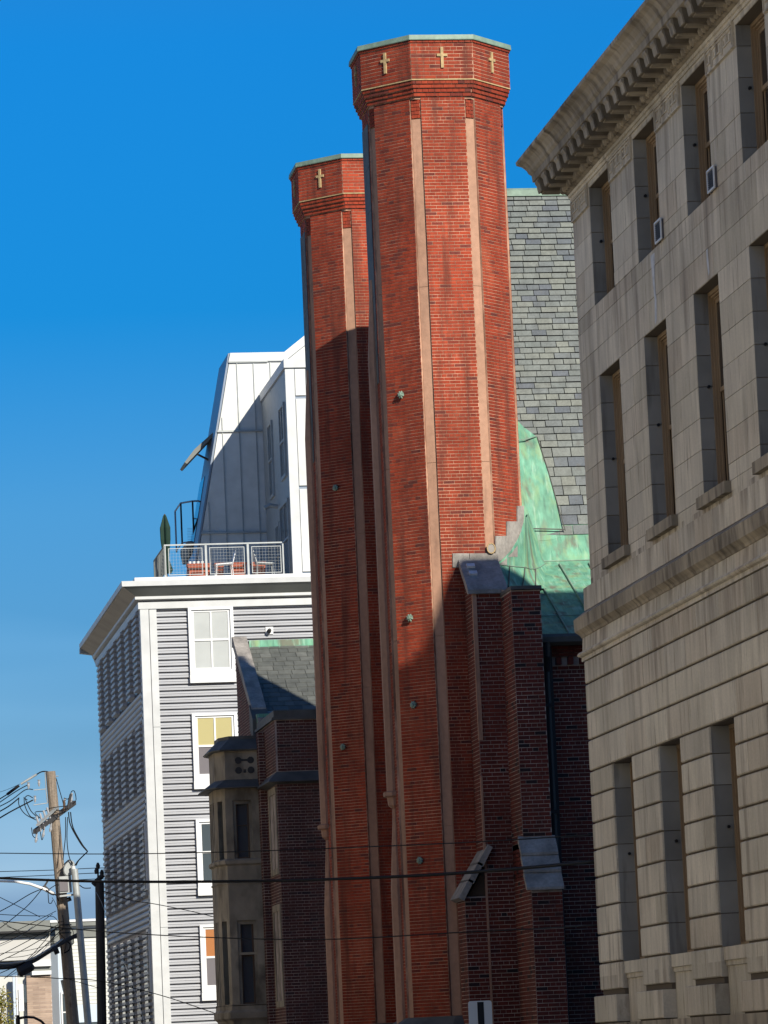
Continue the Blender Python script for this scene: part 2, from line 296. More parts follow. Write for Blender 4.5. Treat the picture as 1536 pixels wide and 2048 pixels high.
ledge_runs(M_stone, [(14.15, 1.3, 0.5), (12.36, 0.9, 0.45), (8.47, 0.5, 0.7), (8.0, 0.1, 0.5), (7.62, 0.35, 0.6), (7.25, 0.9, 0.45), (2.6, 0.7, 0.4)])
# ------------------------------------------------------------------ ground, road, pavement
def sheet(name, x0, x1, y0, y1, z, m):
    b = MB(); b.box(x0, x1, y0, y1, z-0.3, z); return b.build(name, m, kind='structure')
b = MB(); b.poly([(-2500, -400, -0.02), (2500, -400, -0.02), (2500, 4000, -0.02), (-2500, 4000, -0.02)])
b.build('ground', M_soil, kind='structure')
b = MB(); b.poly([(-3.6, -60, 0.0), (7.4, -60, 0.0), (7.4, 400, 0.0), (-3.6, 400, 0.0)]); b.build('road', M_asph, kind='structure')
sheet('pavement', 7.4, 11.5, -60, 400, 0.13, M_conc)
sheet('pavement_far_side', -6.5, -3.6, -60, 400, 0.13, M_conc)
b = MB()
for dx in (-0.12, 0.12): b.poly([(1.9+dx-0.05, -60, 0.004), (1.9+dx+0.05, -60, 0.004), (1.9+dx+0.05, 400, 0.004), (1.9+dx-0.05, 400, 0.004)])
b.build('road_marking', M_paint, kind='structure')

# ------------------------------------------------------------------ brick and block laying
def lay(o, U, N, width, z0, z1, ch, bl, joint, proud, hdr=6, trim=None, flem=False, off0=0.0):
    """bricks of one plane: yields (origin, u, v, n, tone). U along the wall, N outward; trim(z)->(a,b) limits"""
    out = []; U = V(U).normalized(); N = V(N).normalized(); o = V(o)
    rows = int(round((z1-z0)/ch)); ch = (z1-z0)/max(rows, 1)
    for r in range(rows):
        za = z0+r*ch; a, b = (0, width) if trim is None else trim(za+ch/2)
        if b-a < 0.03: continue
        h = (hdr and r % hdr == hdr-1)
        x = a if not h else a - bl*0.25
        if not h and not flem: x = a - (0 if r % 2 == 0 else bl*0.5) - off0
        if flem: x = a - (0 if r % 2 == 0 else bl*0.75)
        k = 0
        while x < b:
            L = bl*0.5 if (h or (flem and k % 2 == 1)) else bl
            p = max(x, a)+joint*0.3; q = min(x+L, b)-joint*0.3
            if q-p > 0.02:
                t = random.random()*0.88
                if (h or (flem and k % 2 == 1)) and random.random() < 0.35: t = 0.93+random.random()*0.06
                elif random.random() < 0.025: t = 0.94+random.random()*0.05
                pr = proud+random.uniform(-0.0012, 0.0012)
                out.append((o+U*p+V((0, 0, za+joint/2-o.z)), U*(q-p), V((0, 0, ch-joint)), N*pr, t))
            x += L; k += 1
    return out
def place(lst, mat_, parent, name='brick', n_ind=0, cham=0):
    """n_ind pieces as objects, the rest as one joined part"""
    for (o, u, v, n, t) in lst[:n_ind]: piece(name, mat_, parent, o, u, v, n, t, cham)
    if lst[n_ind:]:
        m = MB()
        for (o, u, v, n, t) in lst[n_ind:]:
            (m.cham(o, u, v, n, cham, t) if cham else m.obox(o, u, v, n, t, back=False))
        m.build(name, mat_, parent, kind='stuff', recalc=False)

# ================================================================== STONE OFFICE BUILDING (right)
SB = empty('stone_building', (12.0, 60.08, 0), 'pale limestone office building with bracketed cornice filling the right side', 'building')
YE = 60.08; YN = 38.0                       # far end, near end
WY = [58.755-3.19*k for k in range(7)]      # far jamb of each window bay
def openings(zc):
    """solid runs (y0,y1) of the wall at height zc"""
    if 12.36 < zc < 14.12: w_, s = 1.50, 0.0
    elif 8.62 < zc < 11.31: w_, s = 1.48, -0.07
    elif 1.93 < zc < 5.63: w_, s = 1.46, -0.29
    else: return [(YN, YE)]
    runs = []; top = YE
    for y in WY:
        runs.append((y+s, top)); top = y+s-w_
    runs.append((YN, top)); return [(a, b) for a, b in runs if b > a+0.05]
def core(z0, z1, X, dep=0.6):
    m = MB()
    for a, b_ in openings((z0+z1)/2):
        m.box(X, X+dep, a+0.0+(0.012 if a > YN else 0), b_-(0.012 if b_ < YE else 0.012), z0, z1)
    return m
wall = MB()
for z0, z1, X in ((0.0, 1.5, 11.76), (1.5, 1.93, 11.70), (1.93, 2.34, 11.78), (2.34, 2.80, 11.88), (2.80, 5.63, 11.88), (5.63, 7.27, 11.88), (7.27, 8.36, 11.92), (8.36, 8.62, 12.015), (8.62, 11.31, 12.015),
                  (11.31, 12.36, 12.015), (12.36, 14.12, 12.015), (14.12, 14.80, 12.015)):
    c = core(z0, z1, X); k = len(wall.v); wall.v += c.v; wall.f += [tuple(i+k for i in f) for f in c.f]; wall.t += c.t
# room behind the windows and the building's mass
wall.box(12.62, 30, YN, YE-0.02, 0, 14.9)
wall.build('wall', M_joint, SB)
blocks = []; jam = []
def course(z0, z1, X, dep, k, joint=0.007, hj=0.004, blen=1.02):
    for a, b_ in openings((z0+z1)/2):
        L = b_-a
        n = max(1, int(round(L/blen))) if L > 3 else (2 if (k % 2 == 0 or L > 1.9) else 1)
        if L > 3:
            cuts = [a + (i + (0.5 if k % 2 else 0))*L/n for i in range(n+1)]; cuts = [a]+[c for c in cuts if a+0.25 < c < b_-0.25]+[b_]
        elif n == 1: cuts = [a, b_]
        else:
            f = random.choice((0.36, 0.5, 0.62)); cuts = [a, a+L*f, b_]
        for i in range(len(cuts)-1):
            p = cuts[i]+(joint/2 if i else 0); q = cuts[i+1]-(joint/2 if i < len(cuts)-2 else 0)
            pr = dep+random.uniform(-0.002, 0.002)
            blocks.append((V((X+dep, p, z0+hj)), V((0, q-p, 0)), V((0, 0, z1-z0-2*hj)), V((-pr, 0, 0)), random.random()))
up = [8.36, 8.62, 8.834, 9.248, 9.662, 10.076, 10.49, 10.904, 11.31, 11.72, 12.13, 12.36, 12.56, 13.0, 13.45, 13.85, 14.12]
for k in range(len(up)-1): course(up[k], up[k+1], 12.0, 0.24, k)
U_blocks = list(blocks); blocks.clear()
lo = [2.41+0.4085*i for i in range(0, 9)]
lo[0] = 2.41; z = 2.41; rows_lo = []
zz = [2.41, 2.81, 3.226, 3.635, 4.067, 4.47, 4.867, 5.272, 5.677, 6.09, 6.496, 6.918, 7.267]
for k in range(len(zz)-1):
    z1_ = 5.63 if abs(zz[k+1]-5.677) < 0.01 else zz[k+1]; z0_ = 5.63 if abs(zz[k]-5.677) < 0.01 else zz[k]
    course(z0_+0.012, z1_-0.012, 11.84, 0.34, k, joint=0.006, hj=0.002, blen=1.35)
L_blocks = list(blocks); blocks.clear()
for k, (a, b_) in enumerate(((1.95, 2.34),)): course(a, b_, 11.74, 0.4, 0, joint=0.01)
B_blocks = list(blocks); blocks.clear()
allb = [(x, 0.0) for x in U_blocks]+[(x, 0.014) for x in L_blocks]+[(x, 0.01) for x in B_blocks]
allb.sort(key=lambda e: -(e[0][0].y))
# pieces in view first (the frame cuts the wall off near y = 48)
ins = [e for e in allb if e[0][0].y > 47.0]; outs = [e for e in allb if e[0][0].y <= 47.0]
print('stone blocks in view', len(ins), 'out', len(outs))
for (o, u, v, n, t), c in ins[:300]: piece('stone_block', M_stone, SB, o, u, v, n, t, c)
m = MB()
for (o, u, v, n, t), c in ins[300:]+outs:
    (m.cham(o, u, v, n, c, t) if c else m.obox(o, u, v, n, t))
m.build('stone_block', M_stone, SB, kind='stuff')
# ledge at the foot, plinth bands, belt course
def band(name, x0, z0, z1, seg, matl, ey=None, j=0.01, tonef=None):
    e = YE+(12-x0) if ey is None else ey
    m = MB(); y = e; i = 0
    while y > YN:
        L = seg*random.uniform(0.85, 1.15); m.box(x0, 12.3, max(YN, y-L)+j/2, y-j/2, z0, z1, random.random()); y -= L; i += 1
    return m.build(name, matl, SB)
band('ledge', 11.62, 1.5, 1.93, 1.4, M_stoned, YE+0.3)
band('footing', 11.74, 0.0, 1.5, 1.6, M_stone, YE+0.24)
def profile(name, pts, matl, seg=None, e=0.0, tone=None):
    """moulding run along the facade with a mitred return at the far end. pts = (projection, z)"""
    m = MB(); ys = [YE]
    if seg:
        y = YE-random.uniform(.5, 1)*seg
        while y > YN: ys.append(y); y -= seg*random.uniform(0.9, 1.1)
    ys.append(YN)
    for i in range(len(ys)-1):
        a, b_ = ys[i], ys[i+1]; g = 0.004 if seg and i else 0; g2 = 0.004 if seg and i < len(ys)-2 else 0; t = random.random()
        A = [V((12-p, a-g+(p if i == 0 else 0), z)) for p, z in pts]; B = [V((12-p, b_+g2, z)) for p, z in pts]
        m.loft([A, B], t, closed=True, caps=True)
        if i == 0:
            C_ = [V((30, a+p, z)) for p, z in pts]; m.loft([A, C_], t, closed=True, caps=True)
    return m.build(name, matl, SB)
profile('belt_course', [(-0.3, 7.33), (0.17, 7.33), (0.205, 7.345), (0.22, 7.37), (0.205, 7.40), (0.15, 7.42), (0.14, 7.62), (-0.3, 7.62)], M_stone, 1.15)
profile('belt_course', [(-0.3, 7.27), (0.165, 7.27), (0.165, 7.328), (-0.3, 7.328)], M_stone, 2.4)
profile('belt_course', [(-0.3, 7.622), (0.15, 7.622), (0.17, 7.66), (0.235, 7.72), (0.245, 7.90), (0.10, 8.01), (-0.3, 8.01)], M_stoned, 0.82)
profile('belt_course', [(-0.3, 8.02), (0.10, 8.02), (0.10, 8.355), (-0.3, 8.355)], M_stone, 0.95)
# architrave, egg moulding, modillions, corona and gutter moulding
profile('architrave', [(-0.3, 14.20), (0.02, 14.20), (0.02, 14.245), (0.045, 14.25), (0.045, 14.30), (-0.3, 14.30)], M_stone, 3.2)
profile('frieze_band', [(-0.3, 14.122), (0.0, 14.122), (0.0, 14.198), (-0.3, 14.198)], M_stone, 3.19)
profile('bed_moulding', [(-0.3, 14.302), (0.055, 14.302), (0.10, 14.33), (0.12, 14.36), (0.12, 14.45), (-0.3, 14.45), (-0.3, 14.449)], M_stoned, 4)
profile('modillion_band', [(-0.3, 14.452), (0.13, 14.452), (0.135, 14.596), (-0.3, 14.596)], M_soot_shade)
profile('soffit', [(0.12, 14.585), (0.40, 14.585), (0.40, 14.599), (0.12, 14.599)], M_soot_shade)
profile('corona', [(-0.3, 14.60), (0.40, 14.60), (0.41, 14.575), (0.49, 14.60), (0.50, 14.70), (-0.3, 14.70)], M_stoned, 2.6)
profile('gutter_moulding', [(-0.3, 14.70), (0.503, 14.702), (0.54, 14.74), (0.56, 14.79), (0.62, 14.86), (0.69, 14.90), (0.70, 14.95), (0.60, 14.96), (-0.3, 15.05)], M_stoned, 2.6)
egg = MB()
def egg_at(c, ax):
    for s_ in (0,):
        rings = []
        for i in range(5):
            a = -math.pi/2+math.pi*i/4; rr = 0.060*math.cos(a)+0.004; h = 0.075*math.sin(a)
            rings.append([c+ax*(rr*math.cos(b_*math.pi/3))+ax.cross(V((0, 0, 1)))*(-0.055*math.cos(a)*math.sin(b_*math.pi/3)-0.0)+V((0, 0, h)) for b_ in range(6)])
        egg.loft(rings, random.random())
y = YE+0.06
while y > YN+0.2:
    egg_at(V((11.885, y, 14.385)), V((0, 1, 0)))
    egg.box(11.875, 11.905, y-0.094, y-0.082, 14.31, 14.45, random.random())
    y -= 0.175
egg.build('egg_moulding', M_stoned, SB)
mm = MB()
sh = [(0.13, 14.385), (0.13, 14.584), (0.47, 14.584), (0.475, 14.55), (0.45, 14.50), (0.44, 14.45), (0.425, 14.40), (0.40, 14.378), (0.30, 14.385)]
mc_ = {}
ym = 60.36; k = 0
while ym > YN+0.3:
    if ym > 46.5 or True:
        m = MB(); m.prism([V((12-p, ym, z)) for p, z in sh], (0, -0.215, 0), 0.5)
        mo = m.build('modillion', M_soot_shade2, SB)
        m = MB(); m.prism([V((12-p, ym+0.006, z)) for p, z in ((0.462, 14.575), (0.495, 14.565), (0.497, 14.53), (0.47, 14.49), (0.462, 14.44), (0.448, 14.38), (0.425, 14.38), (0.44, 14.45), (0.455, 14.50))], (0, -0.227, 0), 0.7); m.build('scroll', M_stoned, mo)
        m = MB(); m.box(11.60, 11.87, ym-0.20, ym-0.012, 14.362, 14.384, 0.7); m.build('bracket_foot', M_stoned, mo)
    ym -= 0.53; k += 1
xm = 12.25
while xm < 14:
    m = MB(); m.prism([V((xm, YE+p, z)) for p, z in sh], (0.2, 0, 0), 0.5); m.build('modillion', M_stoned, SB); xm += 0.53
# greek key panels on the piers
def key_panel(y0, y1):
    pn = MB(); z0, z1 = 13.86, 14.18
    pn.box(11.985, 12.02, y0, y1, z0, z1, 0.4); o = pn.build('key_panel', M_stone, SB)
    k = MB(); t = 0.022; X0 = 11.968
    def bar(a0, a1, b0, b1, tt=0.3): k.box(X0, 11.985, a0, a1, b0, b1, tt)
    bar(y0, y1, z0, z0+0.022); bar(y0, y1, z1-0.022, z1); bar(y0, y0+0.022, z0+.022, z1-.022); bar(y1-0.022, y1, z0+.022, z1-.022)
    n = max(2, int((y1-y0-0.12)/0.27)); wd = (y1-y0-0.12)/n
    for i in range(n):
        a = y0+0.06+i*wd; lo_, hi = z0+0.05, z1-0.05
        f = (i % 2 == 0)
        A = lambda p, q, r_, s_: bar(a+(p if f else wd*0.92-q), a+(q if f else wd*0.92-p), r_, s_)
        A(0, t, lo_, hi); A(t, wd*0.92, hi-t, hi); A(wd*0.92-t, wd*0.92, lo_+0.06, hi-t)
        A(0.075, wd*0.92-t, lo_+0.06, lo_+0.06+t); A(0.075, 0.075+t, lo_+0.06+t, hi-0.07)
    k.build('greek_key', M_stone, o)
prev = YE
for y in WY:
    if prev-y > 0.6: key_panel(y+0.06, prev-0.02)
    prev = y-1.50-0.05
# windows
def sb_window(y1, wid, z0, z1, X, dep, sill):
    """y1 = far jamb, opening runs to y1-wid; frame stands dep behind the face"""
    root = MB(); xf = X+dep; y0 = y1-wid
    for (x, wdt, dp) in ((xf, 0.05, 0.03), (xf+0.03, 0.075, 0.03), (xf+0.06, 0.10, 0.03)):
        root.box(x, x+dp, y1-wdt, y1, z0, z1, .4); root.box(x, x+dp, y0, y0+wdt, z0, z1, .4)
        root.box(x, x+dp, y0+wdt, y1-wdt, z1-wdt, z1, .5); root.box(x, x+dp, y0+wdt, y1-wdt, z0, z0+0.05, .5)
    fr = root.build('window', M_wood, SB)
    xs = xf+0.075; a, b_ = y0+0.10, y1-0.10; zm = z0+(z1-z0)*0.52
    s = MB()
    for (p, q, x) in ((zm-0.03, z1-0.10, xs), (z0+0.05, zm+0.03, xs+0.03)):
        s.box(x, x+0.028, a, a+0.05, p, q); s.box(x, x+0.028, b_-0.05, b_, p, q); s.box(x, x+0.028, a+0.05, b_-0.05, q-0.055, q); s.box(x, x+0.028, a+0.05, b_-0.05, p, p+0.055)
        s.box(x+0.004, x+0.024, (a+b_)/2-0.014, (a+b_)/2+0.014, p+0.055, q-0.055)
    s.build('sash', M_wood, fr)
    g = MB(); g.box(xs+0.012, xs+0.016, a+0.05, b_-0.05, zm+0.02, z1-0.15); g.box(xs+0.042, xs+0.046, a+0.05, b_-0.05, z0+0.1, zm-0.02); g.build('glass', M_glass, fr)
    # grey slabs on the far jamb, their darker colour standing in for shade
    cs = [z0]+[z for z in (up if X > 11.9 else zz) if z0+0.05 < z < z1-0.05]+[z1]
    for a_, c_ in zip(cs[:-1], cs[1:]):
        m = MB(); m.box(X+(0.004 if X > 11.9 else 0.035), xf, y1-0.014, y1-0.001, a_+0.005, c_-0.005, random.random()); m.build('reveal_shade_slab', M_jamb_shade, fr)
    p = MB(); p.tube([(X+dep*0.72, y1-0.0, z0+(z1-z0)*0.54), (X+dep*0.72, y1-0.05, z0+(z1-z0)*0.54)], 0.022, 8); p.build('shutter_pin', M_black, fr)
    if sill:
        q = MB(); q.box(X-sill, X+dep+0.1, y0-0.09, y1+0.09, z0-0.15, z0, 0.2); q.build('sill', M_stoned, fr)
    return fr
for i, y in enumerate(WY):
    sb_window(y, 1.50, 12.36, 14.12, 12.0, 0.19, 0)
    sb_window(y-0.07, 1.48, 8.62, 11.31, 12.0, 0.19, 0.09)
    sb_window(y-0.29, 1.46, 2.80, 5.63, 11.84, 0.27, 0)
    ya = y-0.29; q = MB(); q.box(11.885, 12.3, ya-1.455, ya-0.005, 2.63, 2.798, 0.2); q.build('sill', M_stone, SB)
    q = MB(); q.box(11.93, 12.3, ya-1.455, ya-0.005, 1.932, 2.56, 0.7); q.box(11.91, 12.3, ya-1.455, ya-0.005, 2.562, 2.628, 0.7); q.build('apron_panel', M_stone, SB)
# window air conditioners
for (ya, yb, lbl) in ((54.24, 53.83, 'white framed window air conditioner in the second top window from the corner'), (50.97, 50.57, 'white framed window air conditioner in the third top window from the corner')):
    r_ = empty('window_air_conditioner', (11.98, (ya+yb)/2, 12.36), lbl, 'air conditioner', 'air conditioners in the top windows')
    m = MB(); m.box(11.97, 12.3, yb+0.02, ya-0.02, 12.37, 12.64); m.build('housing', M_glass3, r_)
    m = MB(); x0, x1 = 11.95, 11.968; m.box(x0, x1, yb, ya, 12.36, 12.385); m.box(x0, x1, yb, ya, 12.63, 12.655); m.box(x0, x1, yb, yb+0.03, 12.385, 12.63); m.box(x0, x1, ya-0.03, ya, 12.385, 12.63); m.build('frame', M_trim, r_)
    m = MB()
    for i in range(8): m.box(11.955, 11.967, yb+0.04, ya-0.04, 12.40+i*0.028, 12.408+i*0.028)
    m.build('grille', M_black, r_)
# mineral drip marks below them
def drip(pts, X):
    m = MB(); m.poly([atX(a, b_, X-0.004) for a, b_ in pts]); m.build('drip_mark', M_stain, SB)
drip([(1301, 512), (1309, 505), (1309, 560), (1313, 600), (1314, 640), (1310, 650), (1309, 600), (1305, 560)], 12.0)
drip([(1412, 500), (1415, 497), (1419, 545), (1417, 552), (1414, 530)], 12.0)
# unseen attic and wall head, added and shaped to shade the church
m = MB()
m.box(16.5, 45, 36, 60.0, 15.0, 21.75); m.build('added_attic', M_stone, SB)
m = MB(); m.prism([(21.9, 60.0, 21.75), (22.45, 60.0, 23.42), (45, 60.0, 23.42), (45, 60.0, 21.75)], (0, -0.7, 0)); m.build('shade_parapet', M_stoned, SB)
m = MB(); m.box(12.05, 16.5, YN, YE, 15.05, 15.12); m.build('roof', M_greyp, SB)

# ================================================================== CHURCH
CH = empty('church', (14.0, 88.4, 0), 'red brick church with twin octagonal towers, slate roof and green copper skirts', 'church')
S2 = math.sqrt(0.5)
FACES = {'front': V((0, -1, 0)), 'lcham': V((-S2, -S2, 0)), 'left': V((-1, 0, 0)), 'rcham': V((S2, -S2, 0)), 'right': V((1, 0, 0)), 'bl': V((-S2, S2, 0)), 'br': V((S2, S2, 0)), 'back': V((0, 1, 0))}
def ring8(cx, cy, ap, z):
    r = ap/math.cos(R(22.5)); return [V((cx+r*math.cos(R(22.5+45*i)), cy+r*math.sin(R(22.5+45*i)), z)) for i in range(8)]
T25 = math.tan(R(22.5))
def tower(cx, cy, lbl, roses):
    zt = 22.15; c = V((cx, cy, 0))
    b = MB(); AP = 1.40; half = AP*T25-0.125
    # shaft core with recessed corners (16 sided)
    pts = []
    order = ['right', 'br', 'back', 'bl', 'left', 'lcham', 'front', 'rcham']
    for nme in order:
        N = FACES[nme]; U = V((-N.y, N.x, 0))
        pts += [c+N*(AP-0.055)-U*(half), c+N*(AP-0.055)+U*(half)]
    b.prism([p+V((0, 0, 0)) for p in pts], (0, 0, 20.9), 0.5)
    T = b.build('tower', M_mort, CH, label=lbl, loc=(cx, cy, 0))
    bricks = []; slab = MB(); strips = []; fill = MB()
    for nme in order:
        N = FACES[nme]; U = V((-N.y, N.x, 0)); o = c+N*AP-U*half
        slab.obox(o-N*0.056, U*2*half, (0, 0, 20.905), N*0.056, 0.5)
        if nme in ('front', 'lcham', 'left', 'rcham', 'right', 'bl'):
            bricks += lay(o, U, N, 2*half, 0.1, 20.90, 0.068, 0.225, 0.013, 0.006)
    slab.build('mortar_bed', M_mort, T)
    place(bricks, M_brick, T)
    # stone strips in the recessed corners
    for i, nme in enumerate(order):
        a = pts[2*i+1]; d = pts[(2*i+2) % 16]; U = (d-a); N = V((U.y, -U.x, 0)).normalized()
        if N.dot(a-c) < 0: N = -N
        s = MB()
        if nme in ('left', 'lcham', 'front', 'rcham', 'bl'):
            z = 0.0
            for zz_ in (2.35, 6.1, 9.9, 13.4, 17.0, 20.47):
                s.obox(a+V((0, 0, z))-N*0.02, U, (0, 0, zz_-z-0.008), N*0.04, 0.5); z = zz_
        else: s.obox(a-N*0.02, U, (0, 0, 20.47), N*0.04, 0.5)
        s.build('stone_strip' if nme != 'rcham' else 'corner_brickwork', M_strip if nme != 'rcham' else M_brick, T)
        fill.obox(a+V((0, 0, 20.475))-N*0.02, U, (0, 0, 0.36), N*0.045, 0.4)
        cb = lay(a+N*0.025, U, N, U.length, 20.475, 20.86, 0.077, 0.12, 0.012, 0.02+0.0, hdr=0)
        place(cb, M_brick, T)
    fill.build('mortar_bed', M_mort, T)
    # corbelled courses
    cap = MB(); cbk = []
    steps = [(20.905, 1.435), (20.985, 1.465), (21.065, 1.50), (21.145, 1.525)]
    for z, ap in steps: cap.loft([ring8(cx, cy, ap-0.012, z), ring8(cx, cy, ap-0.012, z+0.08)])
    cap.loft([ring8(cx, cy, 1.545, 21.24), ring8(cx, cy, 1.545, 22.06)])
    cap.loft([ring8(cx, cy, 1.39, 20.86), ring8(cx, cy, 1.39, 20.906)])
    capo = cap.build('cap', M_mort, T)
    for nme in order[3:]+['right']:
        N = FACES[nme]; U = V((-N.y, N.x, 0))
        for q, (z, ap) in enumerate(steps):
            hw = ap*T25
            for (o, u, v, n, t) in lay(c+N*(ap-0.012)-U*hw, U, N, 2*hw, z+0.004, z+0.076, 0.072, 0.25 if q % 2 == 0 else 0.125, 0.012, 0.018, hdr=0, off0=0.06*q):
                cbk.append((o, u, v, n, t))
        hw = 1.545*T25
        cbk += lay(c+N*1.545-U*hw, U, N, 2*hw, 21.25, 21.99, 0.074, 0.253, 0.015, 0.006, hdr=9)
        hw = 1.56*T25
        cbk += lay(c+N*1.545-U*hw, U, N, 2*hw, 21.995, 22.055, 0.06, 0.125, 0.012, 0.028, hdr=0)
        # cross
        m = MB(); m.obox(c+N*1.548-U*0.029+V((0, 0, 21.47)), U*0.058, (0, 0, 0.43), N*0.035, 0.5)
        m.obox(c+N*1.5485-U*0.106+V((0, 0, 21.71)), U*0.0765, (0, 0, 0.056), N*0.032, 0.5); m.obox(c+N*1.5485+U*0.0295+V((0, 0, 21.71)), U*0.0765, (0, 0, 0.056), N*0.032, 0.5)
        m.build('cross', M_cross, T)
    place(cbk, M_brick, T)
    m = MB(); m.loft([ring8(cx, cy, 1.553, 21.225), ring8(cx, cy, 1.553, 21.247)]); m.build('string_course', M_cross, T)
    m = MB(); m.loft([ring8(cx, cy, 1.60, 22.05), ring8(cx, cy, 1.605, 22.065), ring8(cx, cy, 1.595, 22.155), ring8(cx, cy, 1.3, 22.22)]); m.build('coping', M_copper_cap, T)
    # tall moulded stone mullion on the street face, in two lengths with carved feet
    for (z0, z1, wd) in ((6.9, 17.4, 0.17), (0.5, 6.55, 0.19)):
        m = MB(); x = cx-AP
        sec = lambda z, s: [V((x, cy+wd*s, z)), V((x-0.06*s, cy+wd*s, z)), V((x-0.15*s, cy+wd*0.45*s, z)), V((x-0.15*s, cy-wd*0.45*s, z)), V((x-0.06*s, cy-wd*s, z)), V((x, cy-wd*s, z))]
        m.loft([sec(z0, 1), sec(z1-1.6, 1), sec(z1, 0.35)]); m.build('mullion', M_strip, T)
        m = MB(); m.loft([sec(z0-0.34, 0.5), sec(z0-0.28, 0.9), sec(z0-0.12, 1.0), sec(z0-0.10, 1.45), sec(z0-0.02, 1.5), sec(z0, 1.05)]); m.build('carved_foot', M_strip, T)
    m = MB()
    for i in range(6): m.box(cx-AP-0.022, cx-AP-0.004, cy-0.40, cy+0.40, 15.2+i*0.9, 15.2+i*0.9+0.892, 0.2*i)
    m.build('stone_panel', M_leadd, T)
    # rosette bosses
    N = FACES['lcham']; U = V((-N.y, N.x, 0)); pp = c+N*(AP+0.006)
    for (px, py) in roses:
        q = atP(px, py, pp, N); m = MB(); rg = []
        for (rr, d) in ((0.05, 0.0), (0.05, 0.03), (0.085, 0.035), (0.08, 0.06), (0.035, 0.075), (0.03, 0.095)):
            rg.append([q+N*d+(U*math.cos(a*math.pi/8)+V((0, 0, 1))*math.sin(a*math.pi/8))*rr*(1.0 if a % 2 else (0.72 if rr > 0.06 else 1)) for a in range(16)])
        m.loft(rg); m.build('rosette', M_copper_cap, T)
    # weathered hood at the foot
    m = MB(); m.loft([ring8(cx, cy, 1.75, 2.0), ring8(cx, cy, 1.72, 2.12), ring8(cx, cy, 1.42, 2.34)]); m.build('base_hood', M_leadd, T)
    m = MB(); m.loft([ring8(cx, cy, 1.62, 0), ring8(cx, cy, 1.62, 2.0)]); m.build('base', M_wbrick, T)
    return T
T1 = tower(13.72, 82.95, 'nearer, taller looking octagonal tower', [(804, 790), (822, 1236), (829, 1410), (842, 1721)])
T2 = tower(13.78, 93.95, 'farther octagonal tower', [(673, 976), (688, 1494)])

# nave: gable wall to the street and two steep slate slopes
gab = [(84.45, 0), (84.45, 12.0), (84.75, 12.5), (88.4, 20.3), (92.05, 12.5), (92.35, 12.0), (92.35, 0)]
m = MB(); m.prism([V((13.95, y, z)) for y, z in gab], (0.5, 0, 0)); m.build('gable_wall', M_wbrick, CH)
m = MB(); m.prism([V((13.85, 88.4+s, z)) for s, z in ((-3.75, 12.55), (0, 20.62), (3.75, 12.55), (3.6, 12.4), (0, 20.2), (-3.6, 12.4))], (0.3, 0, 0)); m.build('gable_coping', M_strip, CH)
XE = 17.7
rf = MB(); rf.prism([V((14.4, y, z-0.02)) for y, z in ((84.6, 12.23), (88.4, 20.36), (92.2, 12.23), (92.2, 0), (84.6, 0))], (XE-14.4, 0, 0))
RF = rf.build('nave_roof', M_under, CH)
W_ = V((0, 3.8, 8.13)); SL = W_.length; W_.normalize(); Nn = V((0, -8.13, 3.8)).normalized()
sl = []
d = 0.0; r = 0
while d < SL-0.06:
    h = 0.245 if d < 2.0 else (0.175 if d < 3.4 else 0.152)
    h *= random.uniform(0.97, 1.03); h = min(h, SL-0.02-d)
    x = 15.0-random.uniform(0, 0.4); k = 0
    while x < XE:
        wd = random.choice((0.27, 0.32, 0.34, 0.36)) * (1.12 if h > 0.2 else 1)
        lift = 0.012+random.uniform(0, 0.007)
        o = V((x, 84.6, 12.23))+W_*d
        # each slate lies tilted on the one below: lower edge proud
        tilt = (W_*(h-0.019)-Nn*0.014)
        g = random.uniform(0.010, 0.018); dd = W_*random.uniform(-0.006, 0.004)
        t = random.random()*0.86 if d > 1.9 else 0.75+random.random()*0.24
        if random.random() < 0.05: t = 0.95
        sl.append((o+dd+Nn*(lift+0.014), V((wd-g, 0, 0)), tilt, Nn*0.010, t)); x += wd; k += 1
    d += h; r += 1
inn = [s for s in sl if s[0].x < 17.6 and s[0].z > 12.3]; rest = [s for s in sl if not (s[0].x < 17.6 and s[0].z > 12.3)]
inn.sort(key=lambda s: s[0].z)
def thick(s): return (s[0]-Nn*0.018, s[1], s[2], Nn*0.022, s[4])
inn = [thick(s) for s in inn]; rest = [thick(s) for s in rest]
place(inn+rest, M_slate, RF, 'slate', 300)
m = MB(); m.prism([V((14.2, y, z)) for y, z in ((88.28, 20.25), (88.28, 20.38), (88.36, 20.44), (88.44, 20.44), (88.52, 20.38), (88.52, 20.25))], (XE-14.2, 0, 0)); m.build('ridge_cap', M_copper_cap, RF)
# copper skirt and lean-to roof
K1 = (84.70, 12.47); K2 = (84.3, 11.63); K3 = (80.3, 9.74)
cp = MB()
cp.loft([[V((x, y, z)) for y, z in (K1, (84.45, 11.92), (84.3, 11.66), (84.1, 11.54), K3, (80.3, 9.62), (84.3, 11.4), (84.7, 11.9))] for x in (14.84, 24)])
CP = cp.build('copper_roof', M_copper, CH)
sx = 14.92
while sx < 24:
    m = MB(); m.tube([(sx, 84.12, 11.575), (sx, 82.2, 10.665), (sx, 80.33, 9.78), (sx, 80.28, 9.70)], 0.022, 6); m.build('seam', M_copper_cap, CP); sx += 0.62
m = MB(); m.tube([(14.9, 84.28, 11.66), (24, 84.28, 11.66)], 0.014, 6); m.build('seam', M_copper_cap, CP)
m = MB(); m.tube([(14.9, 81.2, 10.19), (24, 81.2, 10.19)], 0.008, 4); m.build('seam', M_copper_cap, CP)
